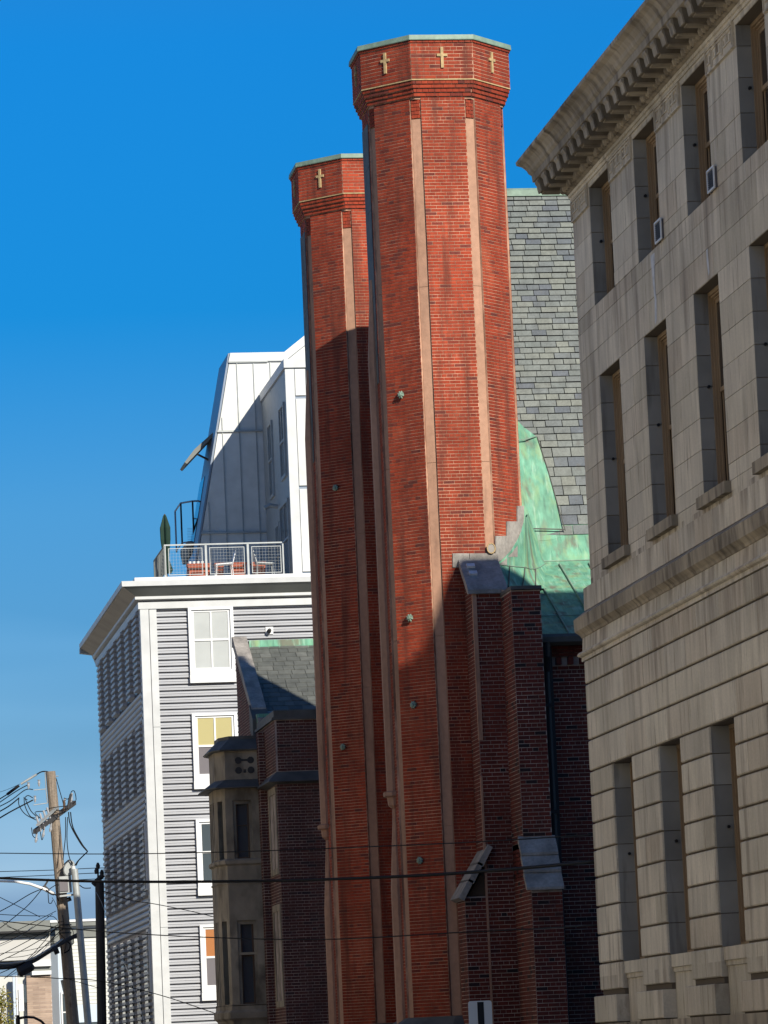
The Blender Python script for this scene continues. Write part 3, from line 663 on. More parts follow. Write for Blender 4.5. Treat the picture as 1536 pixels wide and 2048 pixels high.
# copper saddle between tower and slates: laid over the slates, swelling near the tower
so_ = V((0, 84.6, 12.23)); 
def onS(px, py, lift): 
    q = atP(px, py, so_, Nn); return q+Nn*lift
m = MB()
left = [(1020, 845), (1020, 940), (1015, 1010), (1010, 1084)]
mid1 = [(1046, 862), (1052, 940), (1058, 1010), (1062, 1084)]
mid2 = [(1060, 870), (1078, 945), (1092, 1010), (1104, 1080)]
rgt = [(1073, 879), (1096, 950), (1112, 1008), (1129, 1072)]
cols = [left, mid1, mid2, rgt, rgt]; lf = [0.30, 0.14, 0.11, 0.09, 0.0]
for i in range(len(cols)-1):
    for j in range(3):
        m.poly([onS(*cols[i][j], lf[i]), onS(*cols[i+1][j], lf[i+1]), onS(*cols[i+1][j+1], lf[i+1]*(1 if j < 2 else 0.12)), onS(*cols[i][j+1], lf[i]*(1 if j < 2 else 0.12))])
for i in range(len(cols)-2):
    m.poly([onS(*cols[i][0], lf[i]), onS(*cols[i+1][0], lf[i+1]), onS(*cols[i+1][0], 0), onS(*cols[i][0], 0)])
m.build('copper_saddle', M_copper, CH, smooth=False)
m = MB(); m.tube([onS(1015, 905, 0.47), onS(1046, 892, 0.24), onS(1071, 879, 0.12)], 0.014, 5); m.build('seam', M_copper_cap, CP)
m = MB(); m.tube([onS(1062, 1064, 0.13), onS(1129, 1064, 0.10)], 0.014, 5); m.build('seam', M_leadd, CP)
m = MB(); m.tube([onS(1073, 879, 0.1), onS(1096, 950, 0.1), onS(1112, 1008, 0.1), onS(1129, 1066, 0.1)], 0.012, 5); m.build('seam', M_leadd, CP)
# curved copper valley at the foot of the tower's side
m = MB(); N = FACES['rcham']; pc = V((13.72, 82.95, 0))+N*1.41
va = [(1049, 1000), (1047, 1042), (1036, 1078), (1018, 1106), (1000, 1124), (985, 1132)]
vb = [(1058, 1000), (1064, 1060), (1066, 1095), (1062, 1118), (1050, 1135), (1030, 1150)]
for i in range(0):
    A, B, C_, D = [atP(*va[i], pc, N), atP(*va[i+1], pc, N), None, None]; 
    q1 = atY(*vb[i], 84.2-0.42*i); q2 = atY(*vb[i+1], 84.2-0.42*(i+1)); m.poly([A, B, q2, q1])
A3 = [atP(a, b_, pc+N*0.03, N) for a, b_ in ((1049, 1028), (1047, 1045), (1042, 1062), (1034, 1080), (1020, 1103), (1002, 1121), (988, 1130))]
B3 = [onS(1054, 1034, 0.17), onS(1060, 1050, 0.155), onS(1066, 1066, 0.13), onS(1073, 1080, 0.11), atY(1079, 1100, 84.25), atY(1085, 1116, 84.2), atY(1091, 1128, 84.1)]
grid = []
for i in range(7):
    row = []
    for k in range(9):
        cy_ = (1030, 1048, 1068, 1089, 1112, 1128, 1136)[i]; Cc = atY(1050, cy_, 82.32)
        p = A3[i].lerp(Cc, k/4) if k <= 4 else Cc.lerp(B3[i], (k-4)/4)+V((0, 0, -0.07))*math.sin(math.pi*(k-4)/4)
        row.append(p)
    grid.append(row)
# the sweep runs on down over the head of the buttress
top = grid[-1]
bot = [atY(990+(1098-990)*k/8, 1174+k*0.4, 80.85+2.05*(k/8)**1.3) for k in range(9)]
for j in (0.34, 0.67, 1.0):
    grid.append([top[k].lerp(bot[k], j)+V((0, 0, -0.05))*math.sin(math.pi*j) for k in range(9)])
m = MB()
for i in range(len(grid)-1):
    for k in range(8): m.poly([grid[i][k], grid[i][k+1], grid[i+1][k+1], grid[i+1][k]])
m.build('copper_valley', M_copper, CH, smooth=True)
m = MB(); m.tube([p+V((0, -0.02, 0.01)) for p in A3[2:]], 0.009, 5); m.build('seam', M_lead, CP)
for k in (2, 4, 6):
    m = MB(); m.tube([grid[r_][k]+V((0, -0.015, 0.015)) for r_ in range(6, len(grid))], 0.014, 5); m.build('seam', M_leadd, CP)
m = MB(); m.tube([p+V((0, -0.015, 0.012)) for p in grid[6]], 0.009, 5); m.build('seam', M_copper_cap, CP)
# lead stepped flashings on the tower
for (x0, x1, y0, y1) in ((990, 1012, 1072, 1130), (1012, 1033, 1043, 1114), (1033, 1046, 1012, 1076)):
    q = [atP(a, b_, pc+N*0.0, N) for a, b_ in ((x0, y1), (x1, y1), (x1, y0), (x0, y0))]
    m = MB(); m.prism(q, N*0.028); m.build('lead_flashing', M_lead, CH)
pf = V((13.72, 81.55, 0)); Nf = V((0, -1, 0))
for (x0, x1) in ((905, 938), (939, 996)):
    q = [atP(a, b_, pf, Nf) for a, b_ in ((x0, 1135), (x1, 1135), (x1, 1107), (x0, 1107))]
    m = MB(); m.prism(q, Nf*0.03); m.build('lead_flashing', M_lead, CH)
q = atY(982, 1097, 81.50); m = MB()
ring = [[q+V((math.cos(a)*0.08+math.cos(a)*0.013*math.cos(b_), -0.02+0.013*math.sin(b_), math.sin(a)*0.10+math.sin(a)*0.013*math.cos(b_))) for b_ in [k*math.pi/3 for k in range(6)]] for a in [k*math.pi/8 for k in range(17)]]
m.loft(ring, caps=False); m.build('vent_ring', M_cross, CH)
m = MB(); m.loft([[q+V((math.cos(a)*0.08, y, math.sin(a)*0.095)) for a in [k*math.pi/6 for k in range(12)]] for y in (0.0, -0.02)]); m.build('vent', M_lead, CH)

# flank wall, pier and buttress of the wing
CH_W = 0.0787; BLW = 0.222
wb = MB()
wb.box(14.27, 24, 80.606, 81.2, 0, 9.52); WL = wb.build('wing_wall', M_mort2, CH)
main = []
def bw(o, U, N, wd, z0, z1, trim=None): return lay(o, U, N, wd, z0, z1, CH_W, BLW, 0.013, 0.006, hdr=6, trim=trim)
wallb = bw((14.9, 80.606, 0), (1, 0, 0), (0, -1, 0), 9.1, 0.05, 9.12)
corb = lay((14.9, 80.56, 0), (1, 0, 0), (0, -1, 0), 9.1, 9.30, 9.52, 0.075, 0.22, 0.012, 0.03, hdr=0)
# pier A against the tower (raking lead coping)
A = MB(); A.prism([V((13.706, y, z)) for y, z in ((80.606, 0), (80.606, 10.62), (81.60, 11.28), (81.60, 0))], (0.60, 0, 0))
PA = A.build('pier', M_mort2, CH)
pa = bw((13.706, 80.606, 0), (1, 0, 0), (0, -1, 0), 0.56, 0.05, 10.60)
pal = lay((13.706, 81.56, 0), (0, -1, 0), (-1, 0, 0), 0.95, 0.05, 11.2, CH_W, BLW, 0.013, 0.006, trim=lambda z: (0, 0.95) if z < 10.6 else (0, max(0, (11.25-z)/0.66*0.95)))
place(pa+pal, M_wbrick, PA)
m = MB(); m.box(13.690, 13.775, 80.575, 80.65, 7.7, 10.60); m.build('corner_strip', M_strip, PA)
m = MB(); m.box(13.685, 13.73, 80.58, 80.63, 0.1, 7.0); m.build('corner_strip', M_strip, PA)
m = MB(); m.prism([V((13.60, y, z)) for y, z in ((80.52, 10.60), (80.52, 10.68), (80.62, 10.78), (81.56, 11.44), (81.56, 11.30), (80.62, 10.60))], (0.80, 0, 0)); CPG = m.build('lead_coping', M_lead, PA)
for (yy, zz_) in ((81.2, 11.19), (80.95, 11.01)):
    m = MB(); m.obox((13.72, yy, zz_), (0.16, 0, 0), (0, 0.10, 0.07), (0, -0.03, 0.04)); m.build('lead_patch', M_stain, CPG)
# projecting buttress B with weathering
Bm = MB(); Bm.prism([V((14.268, y, z)) for y, z in ((79.406, 4.9), (79.406, 10.52), (81.0, 10.72), (81.0, 4.9))], (0.575, 0, 0))
Bm.prism([V((14.268, y, z)) for y, z in ((78.756, 0), (78.756, 4.62), (79.4, 5.6), (81.0, 5.6), (81.0, 0))], (0.60, 0, 0))
PB = Bm.build('buttress', M_mort2, CH)
pb = bw((14.268, 79.406, 0), (1, 0, 0), (0, -1, 0), 0.575, 5.55, 10.50)
pb2 = bw((14.268, 78.756, 0), (1, 0, 0), (0, -1, 0), 0.60, 0.05, 4.60)
pbl = lay((14.268, 80.60, 0), (0, -1, 0), (-1, 0, 0), 1.19, 5.6, 10.50, CH_W, BLW, 0.013, 0.006)
pbl2 = lay((14.268, 80.60, 0), (0, -1, 0), (-1, 0, 0), 1.84, 0.05, 5.5, CH_W, BLW, 0.013, 0.006, trim=lambda z: (0, 1.84) if z < 4.6 else (0, 1.84-(z-4.6)*0.65))
big = pb+pb2
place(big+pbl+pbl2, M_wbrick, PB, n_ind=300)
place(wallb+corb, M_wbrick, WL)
m = MB(); m.box(14.25, 14.86, 79.33, 81.0, 10.53, 10.60); m.build('lead_coping', M_leadd, PB)
for i in range(3):
    y0 = 79.42-0.225*i; z0 = 5.72-0.345*i
    m = MB(); m.prism([V((14.17, y, z)) for y, z in ((y0, z0), (y0-0.285, z0-0.335), (y0-0.285, z0-0.385), (y0-0.20, z0-0.375), (y0+0.05, z0-0.1))], (0.73, 0, 0)); m.build('slab', M_lead, PB)
# sideways offset of pier A, capped with lead slabs
q0 = atY(975, 1690, 80.5); q1 = atY(918, 1792, 80.5)
m = MB(); m.prism([V((13.27, 80.61, 0)), V((13.27, 80.61, q1.z-0.02)), V((13.72, 80.61, q1.z-0.02)), V((13.72, 80.61, 0))], (0, 0.9, 0)); OA = m.build('pier_offset', M_mort2, CH)
ob_ = bw((13.27, 80.61, 0), (1, 0, 0), (0, -1, 0), 0.44, 0.05, q1.z-0.04); obl = lay((13.27, 81.5, 0), (0, -1, 0), (-1, 0, 0), 0.89, 0.05, q1.z-0.04, CH_W, BLW, 0.013, 0.006)
place(ob_+obl, M_wbrick, OA)
dv = (q1-q0); 
for i in range(3):
    a = q0+dv*(i/3.0); b2_ = q0+dv*((i+1)/3.0+0.04); th = V((0.11, 0, -0.06))
    m = MB(); m.prism([V((a.x, 80.42, a.z)), V((b2_.x, 80.42, b2_.z)), V((b2_.x, 80.42, b2_.z))+th, V((a.x, 80.42, a.z))+th*0.8], (0, 1.05, 0)); m.build('slab', M_lead, OA)
m = MB(); m.prism([V((q0.x+0.16, 80.75, q0.z-0.1)), V((q1.x+0.22, 80.75, q1.z)), V((13.9, 80.75, q1.z)), V((13.9, 80.75, q0.z))], (0, 0.6, 0)); m.build('niche_back', M_wood2, OA)
# gutter, dentils, downpipe
m = MB(); m.prism([V((14.95, y, z)) for y, z in ((80.34, 9.74), (80.18, 9.72), (80.14, 9.66), (80.16, 9.56), (80.3, 9.50), (80.42, 9.52))], (9, 0, 0)); m.build('gutter', M_leadd, CH)
m = MB()
x = 15.3
while x < 23.8: m.box(x, x+0.1, 80.45, 80.61, 9.14, 9.29); x += 0.24
m.build('dentil', M_wbrick, WL)
m = MB(); m.tube([(15.08, 80.22, 9.6), (15.08, 80.26, 9.3), (15.10, 80.48, 9.0), (15.10, 80.48, 0.1)], 0.065, 8)
DP = m.build('downpipe', M_iron, CH)
for z in (8.3, 6.2, 4.1, 2.0): m = MB(); m.box(15.0, 15.2, 80.40, 80.60, z, z+0.07); m.build('bracket', M_iron, DP)
m = MB(); m.box(14.86, 15.22, 80.5, 80.60, 0, 9.5); m.build('pipe_shade_strip', M_iron, CH)  # flat dark strip painted in for the deep shade beside the downpipe

# ================================================================== RECTORY (dark brick house beyond the towers)
RC = empty('rectory', (11.6, 101.0, 0), 'dark purple brick rectory with slate gable and stone bay window', 'house')
XR = 11.6
F0 = 96.85                                   # front of the flat roofed block
rb = MB(); rb.box(XR, 18, F0, 100.4, 0, 9.70)
rb.prism([V((XR+0.02, y, z)) for y, z in ((100.3, 0), (100.3, 9.9), (101.3, 10.2), (104.65, 12.1), (104.75, 12.1), (104.75, 0))], (3.4, 0, 0))
RW = rb.build('wall', M_mort2, RC)
win_r = [(97.15, 98.35, 6.1, 7.85), (97.15, 98.35, 3.0, 5.1)]
fb = lay((XR, F0, 0), (1, 0, 0), (0, -1, 0), 4.6, 2.0, 8.05, 0.070, 0.215, 0.013, 0.006, flem=True, hdr=0)
fb2 = lay((XR+0.04, F0, 0), (1, 0, 0), (0, -1, 0), 4.5, 8.35, 9.55, 0.070, 0.215, 0.013, 0.006, flem=True, hdr=0)
lb = [q for q in lay((XR, 100.35, 0), (0, -1, 0), (-1, 0, 0), 3.5, 2.0, 8.05, 0.070, 0.215, 0.013, 0.006, flem=True, hdr=0)
      if not any(a-0.06 < q[0].y-q[1].length/2 < b_+0.06 and c-0.05 < q[0].z < d+0.02 for a, b_, c, d in win_r)]
lb2 = lay((XR, 100.35, 0), (0, -1, 0), (-1, 0, 0), 3.5, 8.35, 9.55, 0.070, 0.215, 0.013, 0.006, flem=True, hdr=0)
gb = lay((XR+0.02, 104.75, 0), (0, -1, 0), (-1, 0, 0), 4.4, 8.0, 12.0, 0.070, 0.215, 0.013, 0.006, flem=True, hdr=0,
         trim=lambda z: (0, 4.35) if z < 9.9 else (0, max(0, 3.4-(z-10.2)*1.763)))
fb.sort(key=lambda q: (q[0].x > 12.75, -q[0].z))
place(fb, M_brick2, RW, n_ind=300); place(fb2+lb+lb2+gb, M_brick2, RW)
m = MB(); m.box(XR-0.07, 18, F0-0.07, 100.4, 9.56, 9.62); m.box(XR-0.02, 18, F0-0.02, 100.4, 9.62, 9.78); m.build('parapet_coping', M_leadd, RC)
# lead skirt roof band
m = MB()
sk = [(0.0, 8.34), (0.20, 8.14), (0.22, 8.10), (0.0, 8.05)]
A = [V((XR-p, F0-p, z)) for p, z in sk]; B = [V((18, F0-p, z)) for p, z in sk]; m.loft([A, B]); C_ = [V((XR-p, 100.3, z)) for p, z in sk]; m.loft([A, C_])
m.build('skirt_roof', M_leadd, RC)
for (a, b_, c, d) in win_r:
    m = MB(); X0, X1 = XR-0.03, XR+0.12
    m.box(X0, X1, a-0.16, a, c-0.14, d+0.16); m.box(X0, X1, b_, b_+0.16, c-0.14, d+0.16); m.box(X0, X1, a, b_, d, d+0.16); m.box(X0, X1, a, b_, c-0.14, c)
    m.box(X0+0.02, X1, (a+b_)/2-0.05, (a+b_)/2+0.05, c, d)
    wf = m.build('window', M_stoned, RC); g = MB(); g.box(XR+0.05, XR+0.07, a, b_, c, d); g.build('pane', M_glass4, wf)
# slate roof and its copper ridge
rp0 = V((XR, 100.9, 10.0)); Wr = V((0, 3.75, 2.15)); SLr = Wr.length; Wr.normalize(); Nr = V((0, -2.15, 3.75)).normalized()
m = MB(); m.prism([V((XR+0.25, y, z)) for y, z in ((100.9, 10.0), (104.65, 12.15), (104.9, 12.15), (104.9, 11.9), (100.9, 9.8))], (3.3, 0, 0)); RR = m.build('roof', M_under, RC)
sl2 = []; d = 0.0
while d < SLr-0.1:
    h = min(0.265, SLr-d); x = XR+0.3-random.uniform(0, 0.3)
    while x < 14.9:
        wd = random.choice((0.24, 0.28, 0.34, 0.40)); sl2.append((V((x, 100.9, 10.0))+Wr*d-Nr*0.004+Wr*random.uniform(-0.01, 0.008), V((wd-random.uniform(0.006, 0.014), 0, 0)), Wr*(h-0.014)-Nr*0.012, Nr*0.034, random.random())); x += wd
    d += h
place(sl2, M_slate3, RR, 'slate', n_ind=280)
m = MB(); m.prism([V((XR+0.35, y, z)) for y, z in ((104.35, 12.0), (104.5, 12.10), (104.5, 12.24), (104.8, 12.24), (104.8, 12.10), (104.95, 12.0))], (3.2, 0, 0)); m.build('copper_ridge', M_copper, RR)
m = MB(); m.prism([V((XR+2.2, 101.1, 10.16)), V((XR+3.6, 101.0, 10.12)), V((XR+3.6, 102.4, 10.95))], Nr*0.05); m.build('copper_valley', M_copper, RR)
# raking stone coping and kneeler
m = MB(); m.prism([V((XR-0.06, y, z)) for y, z in ((100.95, 9.98), (100.95, 10.22), (104.65, 12.36), (104.85, 12.36), (104.85, 12.1), (104.65, 12.1))], (0.36, 0, 0)); m.build('gable_coping', M_lead, RC)
m = MB(); m.prism([V((XR-0.10, y, z)) for y, z in ((100.5, 9.45), (100.5, 9.9), (101.15, 10.3), (101.15, 9.7), (100.8, 9.5))], (0.42, 0, 0)); m.build('kneeler', M_leadd, RC)
m = MB(); m.box(XR+0.0, XR+1.0, 100.4, 101.2, 9.7, 10.02); m.build('copper_apron', M_copper, RC)
# stone bay window
bx = [V((XR+0.05, 99.3+0, 0)), V((10.62, 99.3, 0)), V((10.42, 99.85, 0)), V((10.42, 101.1, 0)), V((10.66, 101.7, 0)), V((XR+0.05, 101.7, 0))]
def bring(z, e=0.0):
    c_ = V((XR, 100.5, 0)); out = []
    for i, p in enumerate(bx):
        q = p.copy(); 
        if i in (1, 2, 3, 4): q.x -= e
        if i in (0, 1, 2): q.y -= e*(0.8 if i == 2 else 1)
        if i in (3, 4, 5): q.y += e
        q.z = z; out.append(q)
    return out
BAY = MB()
for z0, z1, e in ((2.95, 2.99, 0.02), (4.98, 6.30, 0.0), (7.86, 8.15, 0.0), (8.36, 9.05, -0.03)): BAY.loft([bring(z0, e), bring(z1, e)])
BAY.loft([bring(2.0, -0.2), bring(2.6, 0.0), bring(2.66, 0.07), bring(2.80, 0.07), bring(2.86, 0.02), bring(2.97, 0.02)])
BAY.loft([bring(6.30, 0.0), bring(6.34, 0.06), bring(6.42, 0.06), bring(6.46, 0)]); BAY.loft([bring(5.86, 0.02), bring(5.90, 0.02)])
for zz_ in ((2.99, 4.98), (6.46, 7.86)):
    for a, b_ in ((0.0, 0.42), (0.86, 1.0)):
        p = bx[1].lerp(bx[0], 0); 
    # corner piers and frames
    BAY.box(10.62, 10.80, 99.30, 99.55, zz_[0], zz_[1]); BAY.box(11.26, XR+0.05, 99.30, 99.55, zz_[0], zz_[1])
    BAY.box(10.80, 10.88, 99.36, 99.6, zz_[0], zz_[1]); BAY.box(11.20, 11.26, 99.36, 99.6, zz_[0], zz_[1]); BAY.box(10.88, 11.20, 99.36, 99.6, zz_[1]-0.09, zz_[1])
    for p, q in ((bx[1], bx[2]), (bx[2], bx[3])):
        d_ = (q-p); nn = V((-1, 0, 0)) if abs(d_.x) < 0.1 else V((-0.82, -0.57, 0)); L = d_.length; d_.normalize()
        n_ = 2 if L < 1 else 4
        for i in range(n_): BAY.obox(p+d_*(L-0.16)*(i/(n_-1))+V((0, 0, zz_[0]))-nn*0.2, d_*0.16, (0, 0, zz_[1]-zz_[0]), nn*0.2)
BAYo = BAY.build('bay_window', M_stoned, RC)
for zz_ in ((2.99, 4.98), (6.46, 7.86)):
    m = MB(); m.box(10.88, 11.20, 99.50, 99.52, zz_[0], zz_[1]-0.09); m.build('pane', M_glass4, BAYo)
    m = MB(); p, q = bx[1], bx[2]; m.poly([p+V((.15, .1, zz_[0])), q+V((.15, .05, zz_[0])), q+V((.15, .05, zz_[1])), p+V((.15, .1, zz_[1]))]); m.poly([q+V((.15, .05, zz_[0])), bx[3]+V((.15, 0, zz_[0])), bx[3]+V((.15, 0, zz_[1])), q+V((.15, .05, zz_[1]))]); m.build('pane', M_glass4, BAYo, kind='stuff')
    m = MB(); m.box(10.88, 10.92, 99.44, 99.50, zz_[0], zz_[1]-.09); m.box(11.16, 11.20, 99.44, 99.50, zz_[0], zz_[1]-.09); zc = zz_[0]+(zz_[1]-zz_[0])*0.57; m.box(10.92, 11.16, 99.44, 99.50, zc, zc+0.06 if zz_[0] < 4 else zc+0.01)
    m.box(10.92, 11.16, 99.44, 99.50, zz_[0], zz_[0]+0.04); m.build('sash', M_wood2, BAYo)
    if zz_[0] < 4: m = MB(); m.box(10.80, 11.26, 99.34, 99.44, 4.16, 4.22); m.build('transom', M_stoned, BAYo)
m = MB(); m.loft([bring(8.15, 0.24), bring(8.17, 0.24), bring(8.36, -0.02)]); m.build('bay_skirt_roof', M_leadd, RC)
m = MB(); m.loft([bring(9.05, 0.08), bring(9.08, 0.10), bring(9.34, -0.16), bring(9.42, -0.16)]); m.build('bay_coping', M_leadd, RC)
# pierced quatrefoil panel on the bay parapet
m = MB(); yq = 99.322; cx_, cz_ = 11.13, 8.70
for (dx, dz) in ((-0.15, 0.12), (0.15, 0.12), (-0.15, -0.12), (0.15, -0.12)):
    m.loft([[V((cx_+dx+0.085*math.cos(a*math.pi/5), y, cz_+dz+0.085*math.sin(a*math.pi/5))) for a in range(10)] for y in (yq-0.004, yq+0.05)])
m.box(cx_-0.11, cx_+0.11, yq-0.006, yq+0.05, cz_+0.10, cz_+0.15); m.box(cx_-0.03, cx_+0.03, yq-0.008, yq+0.05, cz_-0.18, cz_-0.10)
m.build('quatrefoil', M_under, BAYo, kind='stuff')
m = MB(); y = 97.0
m.box(XR-0.16, XR+0.1, 98.95, 99.3, 2.0, 9.45); pl_ = m.build('brick_pilaster', M_mort2, RC)
place(lay((XR-0.16, 98.95, 0), (1, 0, 0), (0, -1, 0), 0.2, 2.0, 9.45, 0.070, 0.215, 0.013, 0.006, hdr=0)+lay((XR-0.16, 99.3, 0), (0, -1, 0), (-1, 0, 0), 0.35, 2.0, 9.45, 0.070, 0.215, 0.013, 0.006, hdr=0), M_brick2, pl_)

# ================================================================== CORRUGATED APARTMENT BUILDING
AB = empty('apartment_building', (10.4, 118.0, 0), 'grey corrugated metal apartment building with white trim and a silvery penthouse on top', 'building')
XA, YA, YB = 10.4, 118.0, 134.6
m = MB(); m.box(XA+0.06, 34, YA+0.10, YB, 0, 15.3); AW = m.build('wall', M_sback, AB)
wins = [(12.67, 14.60), (9.63, 11.55), (6.60, 8.52), (3.63, 5.53), (0.9, 2.6)]
wx = [(11.755, 13.055), (15.4, 16.7), (19.6, 20.9), (23.8, 25.1)]
ribs = []
P = 0.1775
def rib(p0, U, N, L, z):
    """one trapezoid corrugation: bright upper slope, flat, dark groove"""
    U = V(U); N = V(N)
    pr = [(0.0, 0.030), (0.034, 0.040), (0.036, 0.095), (0.018, 0.100), (0.018, 0.108), (0.036, 0.113), (0.034, 0.150), (0.0, 0.172)]
    m = MB(); A = [V(p0)+N*d+V((0, 0, z+h)) for d, h in pr]; B = [q+U*L for q in A]; m.loft([A, B], 0.5, closed=False, caps=False); return m
z = 0.5; frs = []
while z < 14.55:
    segs = [(XA+0.42, 34.0)]
    for (a, b_) in wins:
        if a-0.25 < z+0.08 < b_+0.02:
            segs = [(XA+0.42, wx[0][0])]+[(wx[i][1], wx[i+1][0]) for i in range(3)]+[(wx[3][1], 34)]
    for k, (a, b_) in enumerate(segs): frs.append((k, z, a, b_))
    z += P
cnt = 0; rest = MB()
for k, z, a, b_ in frs:
    mm_ = rib((a, YA+0.05, 0), (1, 0, 0), (0, -1, 0), b_-a, z)
    if k < 2 and z > 2.0: mm_.build('siding_panel', M_side, AB, recalc=False)
    else:
        q = len(rest.v); rest.v += mm_.v; rest.f += [tuple(i+q for i in f) for f in mm_.f]; rest.t += mm_.t
rest.build('siding_panel', M_side, AB, kind='stuff', recalc=False)
m = MB(); m.box(XA, XA+0.225, YA-0.05, YA+0.12, 0, 14.60); m.build('corner_board', M_white, AB)
for z0, z1 in ((0, 5.5), (5.51, 11.2), (11.21, 14.60)):
    m = MB(); m.box(XA+0.245, XA+0.45, YA-0.035, YA+0.12, z0, z1); m.build('corner_board', M_white, AB)
m = MB(); m.box(XA-0.02, XA+0.0, YA-0.05, YA+0.5, 0, 14.60); m.build('corner_board', M_white, AB)
pn = {0: M_glass2, 1: M_blindy, 2: M_glass4, 3: M_blindo, 4: M_glass4}
for wi, (z0, z1) in enumerate(wins):
    for xi, (x0, x1) in enumerate(wx):
        m = MB(); y0 = YA-0.09; t = 0.09
        m.box(x0, x0+t, y0, YA+0.1, z0, z1); m.box(x1-t, x1, y0, YA+0.1, z0, z1); m.box(x0+t, x1-t, y0, YA+0.1, z1-0.07, z1); m.box(x0+t, x1-t, y0, YA+0.1, z0+0.0, z0+0.12)
        m.box(x0-0.01, x1+0.01, y0-0.03, YA+0.1, z0-0.24, z0-0.005)
        wo_ = m.build('window', M_trim, AB)
        m = MB(); a, b_ = x0+t, x1-t; zc = (z0+z1)/2+0.03; xm_ = (a+b_)/2
        m.box(a, a+0.07, YA-0.04, YA+0.0, z0+0.12, z1-0.07); m.box(b_-0.07, b_, YA-0.04, YA, z0+0.12, z1-0.07); m.box(a+.07, b_-.07, YA-0.05, YA, zc-0.03, zc+0.03)
        m.box(a+.07, b_-.07, YA-0.04, YA, z1-0.13, z1-0.07); m.box(a+.07, b_-.07, YA-0.04, YA, z0+0.12, z0+0.19)
        if wi != 3 or xi: m.box(xm_-0.025, xm_+0.025, YA-0.045, YA, z0+0.19, zc-0.03); m.box(xm_-0.025, xm_+0.025, YA-0.045, YA, zc+0.03, z1-0.13)
        m.build('sash', M_trim, wo_)
        g = MB(); g.box(a+.07, b_-.07, YA-0.02, YA+0.005, zc+0.03, z1-.13); g.build('pane', pn[wi] if xi == 0 else M_glass2, wo_)
        g = MB(); g.box(a+.07, b_-.07, YA-0.02, YA+0.005, z0+.19, zc-0.03); g.build('pane', {0: M_glass2, 1: M_glass3, 2: M_glass4, 3: M_glass3, 4: M_glass4}[wi], wo_)
m = MB(); m.box(13.98, 14.20, YA-0.02, YA+0.06, 13.78, 13.99); m.build('dryer_vent', M_trim, AB); m = MB(); m.tube([(14.10, YA+0.02, 13.90), (14.06, YA-0.14, 13.84)], 0.06, 10); m.build('vent_spout', M_black, AB)
# frieze and cornice (front, with the side running back)
def run(name, pts, matl, x1=34.0):
    m = MB(); A = [V((XA-p, YA-p, z)) for p, z in pts]; B = [V((x1, YA-p, z)) for p, z in pts]; C_ = [V((XA-p, YB+p*0.5, z)) for p, z in pts]
    m.loft([A, B]); m.loft([A, C_]); return m.build(name, matl, AB)
run('frieze', [(-0.2, 14.60), (0.07, 14.60), (0.07, 14.79), (-0.2, 14.79)], M_white)
run('frieze', [(-0.2, 14.82), (0.16, 14.87), (0.16, 14.95), (-0.2, 14.95)], M_white)
m = MB(); A = [V((XA-0.14, YA-0.14, 14.955)), V((XA-0.52, YA-0.52, 15.2)), V((XA+0.2, YA+0.2, 15.2))]; B = [V((34, q.y, q.z)) for q in A]; C_ = [V((q.x, YB, q.z)) for q in A]
m.loft([A, B]); m.build('soffit', M_greyp, AB); m = MB(); m.loft([A, C_]); m.build('soffit', M_soff, AB)
run('cornice', [(-0.2, 15.21), (0.55, 15.21), (0.56, 15.36), (-0.2, 15.38)], M_white)
run('deck_edge', [(-0.3, 15.385), (0.15, 15.385), (0.15, 15.50), (-0.3, 15.52)], M_trim)
m = MB(); m.box(XA+0.1, 34, YA+0.1, YB, 15.3, 15.5); m.build('deck', M_memb, AB)
zB = atY(175, 1297, YB+0.3).z
m = MB(); m.prism([V((XA-x, YB+0.1, zB+z)) for x, z in ((0.0, -0.6), (0.0, 0.0), (0.55, 0.0), (0.55, -0.16), (0.15, -0.22))], (0, 0.35, 0)); m.build('bracket', M_galv, AB)
# street side: corrugated piers between slim windows, spandrel bands of siding
sd = MB(); gl = MB()
bands = [(0, 2.6), (5.53, 6.45), (8.62, 9.45), (11.45, 12.35)]
for a, b_ in bands:
    z = a
    while z < b_-0.05:
        A = [V((XA+0.03-d, YA+0.25, z+h)) for d, h in ((0, 0), (0.05, 0.03), (0.05, 0.10), (0, 0.165))]; B = [V((q.x, YB, q.z)) for q in A]; sd.loft([A, B], 0.5, closed=False, caps=False); z += P
zones = [(2.6, 5.53), (6.45, 8.62), (9.45, 11.45), (12.35, 14.60)]
for a, b_ in zones:
    y = YA+0.45; k = 0
    while y < YB-1.0:
        z = a
        while z < b_-0.1:
            A = [V((XA+0.0-d, y, z+h)) for d, h in ((-0.05, 0), (0.11, 0.02), (0.11, 0.10), (-0.05, 0.12))]; B = [V((q.x, y+1.55, q.z)) for q in A]; sd.loft([A, B], 0.5, closed=True, caps=True); z += P
        y += 2.75; k += 1
sd.build('side_siding', M_side, AB, kind='stuff', recalc=True)
for a, b_ in zones:
    y = YA+2.0
    while y < YB-1.0:
        m = MB(); m.box(XA+0.0, XA+0.05, y+0.1, y+1.1, a, b_-0.1); m.build('side_window', M_glass4, AB); y += 2.75
m = MB(); m.box(XA-0.01, XA+0.05, YB-0.35, YB-0.002, 0, 14.6); m.build('corner_board', M_galv, AB)
# the two nearest side windows, each in a pale frame
for a, b_ in ((6.6, 8.55), (3.65, 5.5)):
    m = MB(); X = XA-0.08; m.box(X, XA+.03, 118.32, 118.42, a, b_); m.box(X, XA+.03, 119.0, 119.1, a, b_); m.box(X, XA+.03, 118.42, 119.0, a, a+0.08); m.box(X, XA+.03, 118.42, 119.0, b_-.08, b_); f_ = m.build('window', M_trim, AB)
    m = MB(); m.box(X+.03, XA+.02, 118.42, 119.0, a+.08, b_-.08); m.build('pane', M_glass4, f_)

